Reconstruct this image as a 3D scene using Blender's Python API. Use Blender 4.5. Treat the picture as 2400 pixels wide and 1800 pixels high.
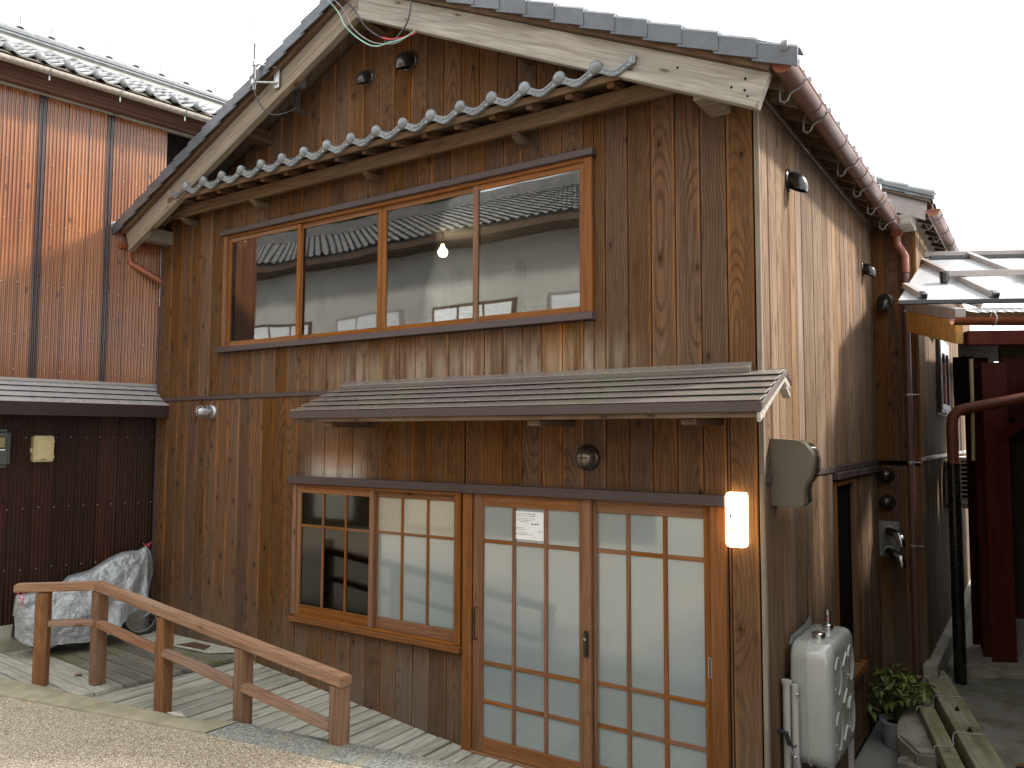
import bpy, bmesh, math, random
from mathutils import Vector, Matrix
random.seed(7)
R = math.radians
for o in list(bpy.data.objects):
    bpy.data.objects.remove(o)
SC = bpy.context.scene
COL = SC.collection

# ------------------------------------------------------------------ camera
yaw, pit, rol = R(33.9), R(3.79), R(0.174)
F = Vector((-math.sin(yaw)*math.cos(pit), math.cos(yaw)*math.cos(pit), math.sin(pit)))
rt = Vector((math.cos(yaw), math.sin(yaw), 0)); up = rt.cross(F)
r2 = rt*math.cos(rol) + up*math.sin(rol); u2 = up*math.cos(rol) - rt*math.sin(rol)
cam = bpy.data.cameras.new('camera'); camo = bpy.data.objects.new('camera', cam); COL.objects.link(camo)
mw = Matrix((( r2.x, u2.x, -F.x, 1.37), (r2.y, u2.y, -F.y, -4.65), (r2.z, u2.z, -F.z, 2.223), (0, 0, 0, 1)))
camo.matrix_world = mw
cam.sensor_width = 36; cam.lens = 27.75; cam.clip_start = 0.05; cam.clip_end = 500
SC.camera = camo

# ------------------------------------------------------------------ world, sun, exposure
SUN = Vector((1.0, 0.75, 0.95)).normalized()          # towards the sun
el = math.asin(SUN.z); az = math.atan2(SUN.x, SUN.y)
w = bpy.data.worlds.new('World'); SC.world = w; w.use_nodes = True
nt = w.node_tree; nt.nodes.clear()
sky = nt.nodes.new('ShaderNodeTexSky'); sky.sky_type = 'NISHITA'; sky.sun_disc = False
sky.sun_elevation = el; sky.sun_rotation = az; sky.air_density = 1.0; sky.dust_density = 4.0; sky.ozone_density = 1.0
hs = nt.nodes.new('ShaderNodeHueSaturation'); hs.inputs['Saturation'].default_value = 0.25
mx = nt.nodes.new('ShaderNodeMix'); mx.data_type = 'RGBA'; mx.inputs['Factor'].default_value = 0.80
mx.inputs['B'].default_value = (14.6, 14.9, 15.2, 1)   # overcast cloud layer over the clear sky
bg = nt.nodes.new('ShaderNodeBackground'); bg.inputs['Strength'].default_value = 0.05
wo = nt.nodes.new('ShaderNodeOutputWorld')
nt.links.new(sky.outputs[0], hs.inputs['Color']); nt.links.new(hs.outputs[0], mx.inputs['A'])
nt.links.new(mx.outputs['Result'], bg.inputs['Color']); nt.links.new(bg.outputs[0], wo.inputs[0])
sl = bpy.data.lights.new('sun', 'SUN'); sl.energy = 2.4; sl.angle = R(7); sl.color = (1, .95, .88)
so = bpy.data.objects.new('sun', sl); COL.objects.link(so)
so.rotation_euler = SUN.to_track_quat('Z', 'Y').to_euler(); so.location = (8, 6, 12)
SC.view_settings.view_transform = 'Standard'; SC.view_settings.look = 'None'
SC.view_settings.gamma = 1; SC.view_settings.use_curve_mapping = False
SC.view_settings.exposure = 1.95

# ------------------------------------------------------------------ node helpers
def newmat(name):
    m = bpy.data.materials.new(name); m.use_nodes = True
    t = m.node_tree; t.nodes.clear()
    out = t.nodes.new('ShaderNodeOutputMaterial'); b = t.nodes.new('ShaderNodeBsdfPrincipled')
    t.links.new(b.outputs[0], out.inputs[0])
    return m, t, b, out
def N(t, kind, **kw):
    n = t.nodes.new(kind)
    for k, v in kw.items():
        if k.startswith('i_'):
            k = k[2:]
            try: n.inputs[int(k)].default_value = v
            except ValueError: n.inputs[k.replace('_', ' ')].default_value = v
        else: setattr(n, k, v)
    return n
def L(t, a, b): t.links.new(a, b)
def math_(t, op, a, b=None, c=None):
    n = t.nodes.new('ShaderNodeMath'); n.operation = op
    for i, v in enumerate((a, b, c)):
        if v is None: continue
        if isinstance(v, (int, float)): n.inputs[i].default_value = v
        else: L(t, v, n.inputs[i])
    return n.outputs[0]
def comb(t, x, y, z):
    n = t.nodes.new('ShaderNodeCombineXYZ')
    for i, v in enumerate((x, y, z)):
        if isinstance(v, (int, float)): n.inputs[i].default_value = v
        else: L(t, v, n.inputs[i])
    return n.outputs[0]
def sep(t, v):
    n = t.nodes.new('ShaderNodeSeparateXYZ'); L(t, v, n.inputs[0]); return n.outputs
def noise(t, vec, scale=1.0, detail=2.0, rough=.5, dist=0.0):
    n = t.nodes.new('ShaderNodeTexNoise'); n.inputs['Scale'].default_value = scale
    n.inputs['Detail'].default_value = detail; n.inputs['Roughness'].default_value = rough
    n.inputs['Distortion'].default_value = dist
    if vec is not None: L(t, vec, n.inputs['Vector'])
    return n.outputs[0]
def mrange(t, v, a, b, c=0.0, d=1.0, smooth=True):
    n = t.nodes.new('ShaderNodeMapRange'); n.interpolation_type = 'SMOOTHSTEP' if smooth else 'LINEAR'
    L(t, v, n.inputs['Value'])
    n.inputs['From Min'].default_value = a; n.inputs['From Max'].default_value = b
    n.inputs['To Min'].default_value = c; n.inputs['To Max'].default_value = d
    return n.outputs['Result']
def mixc(t, f, a, b, mode='MIX'):
    n = t.nodes.new('ShaderNodeMix'); n.data_type = 'RGBA'; n.blend_type = mode
    for key, v in (('Factor', f), ('A', a), ('B', b)):
        s = n.inputs[key]
        if isinstance(v, (int, float)): s.default_value = v
        elif isinstance(v, tuple): s.default_value = (v[0], v[1], v[2], 1)
        else: L(t, v, s)
    return n.outputs['Result']
def bump(t, h, b, strength=.3, dist=.01):
    n = t.nodes.new('ShaderNodeBump'); n.inputs['Strength'].default_value = strength
    n.inputs['Distance'].default_value = dist; L(t, h, n.inputs['Height']); L(t, n.outputs[0], b.inputs['Normal'])

def wood(name, mid, dark, edge=None, axis='Z', ring=15, knots=.5, rough=.75, weather=None, wamt=.4, vary=.35, bumps=.5, stains=False, contrast=.6, bleach=None, moss=0.0, coat=0.0, kz=3.6):
    m, t, b, out = newmat(name)
    tc = N(t, 'ShaderNodeTexCoord'); oi = N(t, 'ShaderNodeObjectInfo'); rnd = oi.outputs['Random']
    s = sep(t, tc.outputs['Object'])
    if axis == 'Z': gx, gy, gz = s[0], s[1], s[2]
    elif axis == 'X': gx, gy, gz = s[2], s[1], s[0]
    elif axis == 'Y': gx, gy, gz = s[0], s[2], s[1]
    elif axis == 'YV': gx, gy, gz = s[2], s[0], s[1]
    elif axis == 'XH': gx, gy, gz = s[1], s[2], s[0]
    gx = math_(t, 'ADD', gx, math_(t, 'MULTIPLY', gy, .6))
    zz = math_(t, 'ADD', gz, math_(t, 'MULTIPLY', rnd, 53.0))
    wob = noise(t, comb(t, math_(t, 'MULTIPLY', gx, 7.0), math_(t, 'MULTIPLY', rnd, 31.0), math_(t, 'MULTIPLY', zz, 1.6)), 1.0, 2.0)
    drift = noise(t, comb(t, 0.0, math_(t, 'MULTIPLY', rnd, 17.0), math_(t, 'MULTIPLY', zz, .9)), 1.0, 1.0)
    rx = math_(t, 'ADD', math_(t, 'ADD', gx, math_(t, 'MULTIPLY', math_(t, 'SUBTRACT', rnd, .5), .26)), math_(t, 'MULTIPLY', math_(t, 'SUBTRACT', wob, .5), .045))
    ry = math_(t, 'ADD', math_(t, 'MULTIPLY', gz, .045), math_(t, 'ADD', math_(t, 'MULTIPLY', math_(t, 'SUBTRACT', drift, .5), .30), .07))
    rad = math_(t, 'POWER', math_(t, 'ADD', math_(t, 'MULTIPLY', rx, rx), math_(t, 'MULTIPLY', ry, ry)), .5)
    ringv = math_(t, 'SINE', math_(t, 'MULTIPLY', rad, ring*20.0))
    ringm = mrange(t, ringv, .15, .95)
    fine = noise(t, comb(t, math_(t, 'MULTIPLY', gx, 150.0), math_(t, 'MULTIPLY', rnd, 9.0), math_(t, 'MULTIPLY', zz, 3.0)), 1.0, 3.0, .6)
    streak = noise(t, comb(t, math_(t, 'MULTIPLY', gx, 28.0), math_(t, 'MULTIPLY', rnd, 19.0), math_(t, 'MULTIPLY', zz, .9)), 1.0, 3.0, .6)
    c = mixc(t, math_(t, 'MULTIPLY', ringm, contrast), mid, dark)
    c = mixc(t, mrange(t, streak, .35, .72, 0, .75), c, tuple(x*.55 for x in mid))
    if weather: 
        big = noise(t, comb(t, math_(t, 'MULTIPLY', gx, 9.0), math_(t, 'MULTIPLY', rnd, 7.0), math_(t, 'MULTIPLY', zz, 1.1)), 1.0, 3.0, .6)
        c = mixc(t, mrange(t, big, .3, .7, 0, wamt), c, weather)
    if edge:
        g = sep(t, tc.outputs['Generated'])
        gg = g[0] if axis in ('Z', 'Y') else (g[2] if axis in ('X', 'YV') else g[1])
        e = math_(t, 'ABSOLUTE', math_(t, 'SUBTRACT', gg, .5))
        en = noise(t, comb(t, math_(t, 'MULTIPLY', gx, 4.0), math_(t, 'MULTIPLY', rnd, 23.0), math_(t, 'MULTIPLY', zz, 1.3)), 1.0, 2.0)
        e = math_(t, 'ADD', e, math_(t, 'MULTIPLY', math_(t, 'SUBTRACT', en, .5), .35))
        c = mixc(t, mrange(t, e, .38, .56, 0, .75), c, edge)
    c = mixc(t, mrange(t, fine, .42, .68, 0, .4), c, tuple(x*.4 for x in dark))
    if knots > 0:
        vz = math_(t, 'ADD', math_(t, 'MULTIPLY', zz, kz), math_(t, 'MULTIPLY', wob, .35))
        v = N(t, 'ShaderNodeTexVoronoi'); v.feature = 'F1'; v.inputs['Scale'].default_value = 1.0
        L(t, comb(t, math_(t, 'ADD', math_(t, 'MULTIPLY', gx, 11.0), math_(t, 'MULTIPLY', rnd, 13.0)), math_(t, 'MULTIPLY', rnd, 41.0), vz), v.inputs['Vector'])
        kd = v.outputs['Distance']; kc = sep(t, v.outputs['Color'])[0]
        gate = mrange(t, kc, 1-knots, 1-knots+.02)
        kn = math_(t, 'MULTIPLY', mrange(t, kd, .06, .17, 1, 0), gate)
        halo = math_(t, 'MULTIPLY', mrange(t, kd, .12, .45, 1, 0), gate)
        c = mixc(t, math_(t, 'MULTIPLY', halo, .4), c, dark)
        c = mixc(t, math_(t, 'MULTIPLY', kn, .85), c, tuple(x*.3 for x in dark))
    if stains:
        p = sep(t, N(t, 'ShaderNodeNewGeometry').outputs['Position'])
        n1 = noise(t, N(t, 'ShaderNodeNewGeometry').outputs['Position'], 1.4, 3.0)
        # wall face bleached by splash-back above the door roof
        mz = math_(t, 'MULTIPLY', mrange(t, p[2], 2.98, 2.72), mrange(t, p[2], 2.50, 2.62))
        mxx = math_(t, 'MULTIPLY', mrange(t, p[0], -4.2, -3.0), mrange(t, p[0], -.4, -1.2))
        f1 = math_(t, 'MULTIPLY', math_(t, 'MULTIPLY', mz, mxx), mrange(t, noise(t, comb(t, math_(t, 'MULTIPLY', p[0], 14.0), 0.0, p[2]), 1.0, 2.0), .35, .6, .1, 1))
        c = mixc(t, math_(t, 'MULTIPLY', f1, .5), c, (.40, .31, .22))
        # white foxing left above the lower window
        f2 = math_(t, 'MULTIPLY', math_(t, 'MULTIPLY', mrange(t, p[2], 2.12, 1.92), mrange(t, p[2], 1.85, 1.88)), math_(t, 'MULTIPLY', mrange(t, p[0], -3.95, -3.65), mrange(t, p[0], -3.05, -3.35)))
        c = mixc(t, math_(t, 'MULTIPLY', f2, mrange(t, fine, .3, .6, .3, .9)), c, (.45, .40, .34))
        f3 = math_(t, 'MULTIPLY', math_(t, 'MULTIPLY', mrange(t, p[2], 2.35, 2.0), mrange(t, p[2], 1.9, 2.0)), math_(t, 'MULTIPLY', mrange(t, p[0], -3.9, -3.6), mrange(t, p[0], -3.0, -3.4)))
        c = mixc(t, math_(t, 'MULTIPLY', f3, .4), c, (.34, .15, .05))
        # grey-green damp at the foot of the wall
        f4 = math_(t, 'MULTIPLY', mrange(t, p[2], 1.0, .25), mrange(t, n1, .3, .6, .3, 1))
        c = mixc(t, math_(t, 'MULTIPLY', f4, .38), c, (.15, .13, .10))
    if moss > 0:
        nn = noise(t, N(t, 'ShaderNodeNewGeometry').outputs['Position'], 2.3, 4.0, .65)
        c = mixc(t, mrange(t, nn, .45, .7, 0, moss), c, (.10, .11, .035))
    # board to board variation
    h = N(t, 'ShaderNodeHueSaturation'); L(t, c, h.inputs['Color'])
    L(t, mrange(t, rnd, 0, 1, 1-vary, 1+vary, False), h.inputs['Value'])
    r3 = math_(t, 'FRACT', math_(t, 'MULTIPLY', rnd, 7.13))
    L(t, mrange(t, r3, 0, 1, .8, 1.12, False), h.inputs['Saturation'])
    L(t, h.outputs[0], b.inputs['Base Color'])
    b.inputs['Roughness'].default_value = rough
    b.inputs['Specular IOR Level'].default_value = .10
    b.inputs['Coat Weight'].default_value = coat; b.inputs['Coat Roughness'].default_value = .25
    hh = math_(t, 'ADD', math_(t, 'MULTIPLY', ringm, -.5), math_(t, 'MULTIPLY', fine, -.7))
    bump(t, hh, b, bumps, .004)
    return m

def plain(name, col, rough=.6, metal=0.0, var=.25, scale=6.0, col2=None, bumps=0.0, bscale=60, coat=0.0, spec=.5, streak=False, rv=0.0):
    m, t, b, out = newmat(name)
    pos = N(t, 'ShaderNodeNewGeometry').outputs['Position']
    if streak:
        q = sep(t, pos); pos2 = comb(t, math_(t, 'MULTIPLY', q[0], 5.0), math_(t, 'MULTIPLY', q[1], 5.0), math_(t, 'MULTIPLY', q[2], .7))
    else: pos2 = pos
    n = noise(t, pos2, scale, 5.0, .6)
    c2 = col2 if col2 else tuple(x*(1-var) for x in col)
    c = mixc(t, mrange(t, n, .35, .68), col, c2)
    if rv:
        oi = N(t, 'ShaderNodeObjectInfo'); h = N(t, 'ShaderNodeHueSaturation'); L(t, c, h.inputs['Color'])
        L(t, mrange(t, oi.outputs['Random'], 0, 1, 1-rv, 1+rv, False), h.inputs['Value']); c = h.outputs[0]
    L(t, c, b.inputs['Base Color'])
    n3 = noise(t, pos, scale*3, 3.0)
    L(t, mrange(t, n3, .3, .7, max(.03, rough-.08), min(1, rough+.1)), b.inputs['Roughness'])
    b.inputs['Metallic'].default_value = metal; b.inputs['Coat Weight'].default_value = coat
    b.inputs['Coat Roughness'].default_value = .12; b.inputs['Specular IOR Level'].default_value = spec
    if bumps: bump(t, noise(t, pos, bscale, 4.0, .6), b, bumps, .004)
    return m

M = {}
M['wall'] = wood('weathered cedar boards', (.158, .074, .029), (.046, .021, .010), edge=(.29, .122, .037), weather=(.122, .075, .042), wamt=.5, stains=True, vary=.20, knots=.55, ring=21, contrast=.7, kz=6.0)
M['side'] = wood('weathered side boards', (.165, .098, .054), (.062, .035, .020), edge=(.19, .100, .044), weather=(.24, .172, .115), wamt=.6, vary=.2, knots=.35, ring=17, contrast=.8)
M['frame'] = wood('orange cedar joinery', (.25, .108, .042), (.16, .062, .022), axis='Z', ring=18, knots=.06, rough=.5, vary=.10, bumps=.15, contrast=.35)
M['frameh'] = wood('orange cedar rails', (.26, .113, .044), (.17, .064, .023), axis='X', ring=18, knots=.06, rough=.5, vary=.10, bumps=.15, contrast=.35)
M['bargez'] = wood('pale weathered upright trim', (.25, .21, .165), (.15, .12, .09), axis='Z', ring=8, knots=.1, vary=.05, contrast=.3)
M['barge'] = wood('grey weathered bargeboard', (.46, .415, .34), (.24, .20, .15), axis='X', ring=6, knots=.95, weather=(.30, .28, .24), wamt=.9, vary=.05, contrast=.65, kz=3.0)
M['bargel'] = wood('grey brown bargeboard', (.31, .25, .185), (.17, .125, .085), axis='X', ring=9, knots=.4, weather=(.20, .17, .13), wamt=.7, vary=.05, contrast=.5)
M['beam'] = wood('brown roof timber', (.155, .092, .052), (.09, .048, .026), axis='X', ring=10, knots=.3, weather=(.17, .13, .09), wamt=.5, vary=.12)
M['rafter'] = wood('brown rafter timber', (.15, .085, .045), (.08, .042, .023), axis='Y', ring=12, knots=.2, vary=.25)
M['rafterl'] = wood('red brown eaves timber', (.19, .085, .055), (.11, .042, .027), axis='X', ring=8, knots=.3, vary=.1)
M['rail'] = wood('red brown stained rail timber', (.34, .195, .125), (.21, .105, .062), axis='X', ring=12, knots=.35, weather=(.37, .27, .19), wamt=.6, vary=.06, rough=.65, contrast=.5)
M['post'] = wood('red brown stained post timber', (.27, .145, .078), (.17, .080, .042), axis='Z', ring=12, knots=.2, vary=.06, rough=.6, contrast=.5)
M['deck'] = wood('pale grey green deck boards', (.47, .46, .38), (.29, .27, .21), axis='Y', ring=10, knots=.2, weather=(.34, .33, .27), wamt=.6, vary=.20, contrast=.5, moss=.22)
M['deckx'] = wood('pale bleached deck boards', (.52, .50, .44), (.27, .25, .20), axis='XH', ring=10, knots=.2, weather=(.30, .29, .21), wamt=.6, vary=.12, contrast=.4, moss=.25)
M['deckd'] = wood('dark wet deck boards', (.19, .165, .13), (.09, .078, .062), axis='XH', ring=10, knots=.2, weather=(.24, .23, .20), wamt=.6, vary=.2, contrast=.4, moss=.7, rough=.5)
M['gap'] = plain('dark gap lining', (.008, .006, .005), .9, spec=.05)
M['mbrown'] = plain('brown sheet metal', (.072, .052, .049), .42, 0.0, .06, 2, spec=.25)
M['roofmet'] = plain('brown coated steel roof', (.155, .125, .12), .27, 0.0, .2, 1.6, col2=(.165, .15, .115), coat=.5)
M['roofpale'] = plain('pale glossy folded steel', (.36, .34, .34), .28, 0.0, .15, 2.2, coat=.4)
M['tile'] = plain('grey kawara tile', (.165, .175, .18), .30, 0.0, .3, 16, bumps=.12, bscale=90, coat=.25, rv=.12)
M['tiledk'] = plain('dark grey verge tile', (.075, .083, .096), .38, 0.0, .25, 8, bumps=.08, coat=.2, rv=.12)
M['tilel'] = plain('silvery old roof tile', (.42, .42, .43), .30, 0.0, .5, 9, bumps=.2, bscale=50, coat=.3, rv=.2)
M['gutter'] = plain('brown plastic gutter', (.125, .058, .045), .42, 0.0, .04, 1.2)
M['gutterr'] = plain('rust red plastic gutter', (.27, .085, .04), .35, 0.0, .25, 8)
M['gutterg'] = plain('grey faded gutter', (.40, .36, .31), .5, 0.0, .35, 30)
M['steel'] = plain('galvanised steel', (.50, .51, .52), .35, .8, .2, 20)
M['steelg'] = plain('grey plastic hook', (.20, .21, .20), .45)
M['black'] = plain('black metal hood', (.018, .017, .017), .28, .3, .2, 12, coat=.4)
M['bronze'] = plain('dark brown metal hood', (.055, .045, .040), .32, .5, .3, 12, coat=.4)
M['seam'] = plain('dark overlap of corrugated sheet', (.03, .012, .012), .25, 0, .1, 3, coat=.8)
M['fasciad'] = plain('dark brown painted fascia', (.030, .016, .014), .5, 0, .15, 3, spec=.25)
M['lampmet'] = plain('antique bronze dome', (.20, .17, .13), .3, .7, .2, 10)
M['flue'] = plain('polished dark flue pipe', (.30, .30, .31), .15, 1.0, .1, 10)
M['rubber'] = plain('black rubber', (.015, .015, .015), .7)
M['handle'] = plain('brown bronze pull', (.05, .022, .013), .4, .3)
M['plaster'] = plain('off white plaster', (.50, .48, .43), .9, 0, .15, 3)
M['cream'] = plain('interior cream wall', (.42, .40, .32), .85, 0, .1, 2)
M['white'] = plain('white paint', (.78, .78, .77), .5, 0, .06, 4)
M['paper'] = plain('notice paper', (.80, .80, .80), .6, 0, .05, 9)
M['ink'] = plain('grey print', (.12, .12, .13), .7)
M['inkf'] = plain('faint print', (.55, .50, .42), .7)
M['concrete'] = plain('weathered concrete', (.40, .38, .31), .85, 0, .35, 5, col2=(.24, .23, .16), bumps=.5, bscale=70)
M['concd'] = plain('dark damp concrete', (.27, .26, .22), .8, 0, .4, 4, col2=(.15, .15, .10), bumps=.5, bscale=80)
M['kerb'] = plain('mossy kerb mortar', (.34, .30, .20), .9, 0, .35, 6, col2=(.24, .22, .14), bumps=.5, bscale=90)
M['stone'] = plain('rough grey stone', (.34, .33, .29), .85, 0, .5, 9, col2=(.17, .17, .12), bumps=1.0, bscale=30)
M['mosswood'] = wood('mossy squared timber', (.48, .46, .34), (.32, .29, .19), axis='Y', ring=7, knots=.1, weather=(.24, .25, .09), wamt=.8, vary=.12, contrast=.35, moss=.8)
M['tank'] = plain('glossy off white tank enamel', (.40, .41, .375), .22, 0, .03, 2, coat=.7)
M['tankpipe'] = plain('ivory plastic pipe', (.48, .47, .42), .4, 0, .15, 6)
M['chrome'] = plain('chromed cap', (.6, .6, .58), .15, 1.0, .1, 20)
M['red'] = plain('dark red painted steel', (.105, .024, .015), .6, 0, .3, 3, streak=True, spec=.12)
M['redd'] = plain('deep red painted steel', (.07, .011, .007), .6, 0, .3, 5, streak=True, spec=.12)
M['pipebr'] = plain('brownish red pipe', (.17, .050, .026), .45, 0, .2, 3)
M['olive'] = plain('olive brown wall sheet', (.06, .042, .022), .8, 0, .2, 4, spec=.1)
M['orange'] = plain('peeling orange paint', (.60, .27, .03), .75, 0, .5, 11, col2=(.24, .18, .10), bumps=.4, bscale=50, streak=True)
M['greymet'] = plain('grey flashing', (.33, .29, .27), .4, 0, .15, 4)
M['beige'] = plain('beige box enamel', (.50, .42, .22), .4, 0, .15, 8, coat=.2)
M['meter'] = plain('dark grey meter case', (.045, .055, .045), .35, 0, .2, 8, coat=.3)
M['taupe'] = plain('taupe plastic cover', (.105, .092, .066), .35, 0, .03, 2, coat=.2)
M['bucket'] = plain('grey plastic pot', (.42, .43, .45), .45, 0, .15, 6)
M['leafbr'] = plain('dry fallen leaf', (.25, .12, .05), .7)
M['leaf'] = plain('green leaf', (.075, .135, .022), .42, 0, .5, 30, col2=(.20, .24, .05), coat=.1, rv=.35)
M['tree'] = plain('hillside foliage', (.05, .10, .025), .7, 0, .7, 5, col2=(.13, .17, .03))
M['pink'] = plain('pink cord', (.75, .10, .18), .6)
M['wirew'] = plain('pale cable', (.55, .56, .56), .4)
M['wirer'] = plain('red cable', (.55, .04, .05), .45)
M['wireg'] = plain('green cable', (.25, .45, .36), .45)
M['wireb'] = plain('black cable', (.03, .03, .035), .45)
M['tatami'] = plain('interior brown wood', (.10, .055, .030), .6, 0, .2, 5)
M['ground'] = plain('grey street ground', (.30, .29, .27), .9, 0, .3, 2, bumps=.4)

def glass(name, tint, refl=.12, rough=0.0, mult=1.5):
    m, t, b, out = newmat(name); t.nodes.remove(b)
    tr = N(t, 'ShaderNodeBsdfTransparent'); tr.inputs[0].default_value = (*tint, 1)
    gl = N(t, 'ShaderNodeBsdfGlossy'); gl.inputs['Roughness'].default_value = rough
    fr = N(t, 'ShaderNodeFresnel'); fr.inputs[0].default_value = 1.5
    n = noise(t, N(t, 'ShaderNodeNewGeometry').outputs['Position'], 1.3, 1.0)
    bp = N(t, 'ShaderNodeBump'); bp.inputs['Strength'].default_value = .25; bp.inputs['Distance'].default_value = .01
    L(t, n, bp.inputs['Height']); L(t, bp.outputs[0], gl.inputs['Normal'])
    f = math_(t, 'MINIMUM', math_(t, 'ADD', math_(t, 'MULTIPLY', fr.outputs[0], mult), refl), .95)
    ms = N(t, 'ShaderNodeMixShader'); L(t, f, ms.inputs[0]); L(t, tr.outputs[0], ms.inputs[1]); L(t, gl.outputs[0], ms.inputs[2])
    L(t, ms.outputs[0], out.inputs[0]); return m
M['glass'] = glass('window glass', (.86, .89, .88), .06, .015, 1.7)
M['glassd'] = glass('insect screen glass', (.10, .11, .11), .03, .05, 1.2)
M['glassc'] = glass('clear lamp glass', (.9, .93, .92), .12, .02, 1.5)
def frosted():
    m, t, b, out = newmat('frosted glass')
    pos = N(t, 'ShaderNodeNewGeometry').outputs['Position']
    c = mixc(t, mrange(t, noise(t, pos, 1.1, 2.0), .3, .7), (.27, .30, .29), (.215, .265, .275))
    L(t, c, b.inputs['Base Color']); b.inputs['Roughness'].default_value = .33
    b.inputs['Specular IOR Level'].default_value = .6
    b.inputs['Coat Weight'].default_value = 1.0; b.inputs['Coat Roughness'].default_value = .05; b.inputs['Coat IOR'].default_value = 2.0
    return m
M['frost'] = frosted()
def curtain():
    m, t, b, out = newmat('ribbed blind behind glass')
    pos = sep(t, N(t, 'ShaderNodeNewGeometry').outputs['Position'])
    wv = math_(t, 'SINE', math_(t, 'ADD', math_(t, 'MULTIPLY', pos[0], 420.0), math_(t, 'MULTIPLY', pos[2], 40.0)))
    c = mixc(t, mrange(t, wv, -1, 1), (.42, .39, .31), (.30, .28, .22))
    L(t, c, b.inputs['Base Color']); b.inputs['Roughness'].default_value = .4
    b.inputs['Coat Weight'].default_value = 1.0; b.inputs['Coat Roughness'].default_value = .03
    return m
M['ribbed'] = curtain()
def emis(name, col, st):
    m, t, b, out = newmat(name); b.inputs['Base Color'].default_value = (*col, 1); b.inputs['Emission Color'].default_value = (*col, 1)
    b.inputs['Emission Strength'].default_value = st; b.inputs['Roughness'].default_value = .4; return m
M['lantern'] = emis('lit acrylic lamp', (1, .70, .36), 2.0)
M['bulb'] = emis('lit bulb', (1, .80, .50), 8)
def pvc(name, c1, c2, dk, upper):
    m, t, b, out = newmat(name)
    tc = N(t, 'ShaderNodeTexCoord'); s = sep(t, tc.outputs['Object'])     # x = along wall, z = up
    cell = math_(t, 'FLOOR', math_(t, 'MULTIPLY', s[0], 5.3))
    cr = N(t, 'ShaderNodeTexWhiteNoise'); cr.noise_dimensions = '1D'; L(t, cell, cr.inputs['W'])
    fx = math_(t, 'FRACT', math_(t, 'MULTIPLY', s[0], 5.3))
    c = mixc(t, cr.outputs['Value'], c1, c2)
    gr = noise(t, comb(t, math_(t, 'MULTIPLY', s[0], 60.0), math_(t, 'MULTIPLY', cr.outputs['Value'], 20.0), math_(t, 'MULTIPLY', s[2], 2.0)), 1.0, 3.0)
    c = mixc(t, mrange(t, gr, .4, .7, 0, .45), c, dk)
    c = mixc(t, mrange(t, math_(t, 'ABSOLUTE', math_(t, 'SUBTRACT', fx, .5)), .46, .49, 0, .8), c, tuple(x*.3 for x in dk))
    v = N(t, 'ShaderNodeTexVoronoi'); v.inputs['Scale'].default_value = 1.0
    L(t, comb(t, math_(t, 'MULTIPLY', s[0], 11.0), 0.0, math_(t, 'MULTIPLY', s[2], 4.5)), v.inputs['Vector'])
    gate = mrange(t, sep(t, v.outputs['Color'])[0], .55, .57)
    c = mixc(t, math_(t, 'MULTIPLY', gate, mrange(t, v.outputs['Distance'], .08, .20, .85, 0)), c, tuple(x*.35 for x in dk))
    big = noise(t, comb(t, math_(t, 'MULTIPLY', s[0], 1.5), 0.0, math_(t, 'MULTIPLY', s[2], .8)), 1.0, 3.0)
    c = mixc(t, mrange(t, big, .4, .7, 0, .4), c, dk)
    L(t, c, b.inputs['Base Color']); b.inputs['Roughness'].default_value = .6; b.inputs['Specular IOR Level'].default_value = .15
    b.inputs['Coat Weight'].default_value = 1.0 if upper else .35; b.inputs['Coat Roughness'].default_value = .06 if upper else .2
    b.inputs['Coat IOR'].default_value = 1.75 if upper else 1.5
    return m
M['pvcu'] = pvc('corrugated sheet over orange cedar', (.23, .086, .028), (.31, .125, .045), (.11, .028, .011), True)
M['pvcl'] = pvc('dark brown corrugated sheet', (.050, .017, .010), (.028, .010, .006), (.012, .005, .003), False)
def road():
    m, t, b, out = newmat('exposed aggregate paving')
    pos = N(t, 'ShaderNodeNewGeometry').outputs['Position']
    v = N(t, 'ShaderNodeTexVoronoi'); v.inputs['Scale'].default_value = 108; L(t, pos, v.inputs['Vector'])
    cr = N(t, 'ShaderNodeValToRGB'); L(t, sep(t, v.outputs['Color'])[0], cr.inputs[0])
    e = cr.color_ramp.elements; e[0].position = 0; e[0].color = (.26, .205, .15, 1); e[1].position = 1; e[1].color = (.80, .74, .64, 1)
    for p_, c_ in ((.25, (.46, .38, .28, 1)), (.5, (.58, .50, .39, 1)), (.72, (.50, .45, .38, 1)), (.88, (.70, .65, .57, 1))):
        q = e.new(p_); q.color = c_
    c = mixc(t, mrange(t, v.outputs['Distance'], .35, .62), cr.outputs[0], (.17, .14, .105))
    big = noise(t, pos, 1.1, 4.0, .6)
    c = mixc(t, mrange(t, big, .4, .7, 0, .25), c, (.33, .29, .22))
    c = mixc(t, 1.0, c, (1.0, .965, .89), 'MULTIPLY')
    L(t, c, b.inputs['Base Color']); b.inputs['Roughness'].default_value = .75
    bump(t, mrange(t, v.outputs['Distance'], 0, .7, 1, 0), b, .7, .004)
    return m
M['road'] = road()
def asphalt():
    m, t, b, out = newmat('grey pebbled mortar strip')
    pos = N(t, 'ShaderNodeNewGeometry').outputs['Position']
    v = N(t, 'ShaderNodeTexVoronoi'); v.inputs['Scale'].default_value = 110; L(t, pos, v.inputs['Vector'])
    c = mixc(t, mrange(t, sep(t, v.outputs['Color'])[0], .3, .95), (.13, .14, .125), (.36, .35, .31))
    n = noise(t, pos, 5, 4.0)
    c = mixc(t, mrange(t, n, .45, .7, 0, .6), c, (.23, .22, .13))
    L(t, c, b.inputs['Base Color']); b.inputs['Roughness'].default_value = .85
    bump(t, v.outputs['Distance'], b, -.6 if False else .5, .004); return m
M['strip'] = asphalt()
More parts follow.
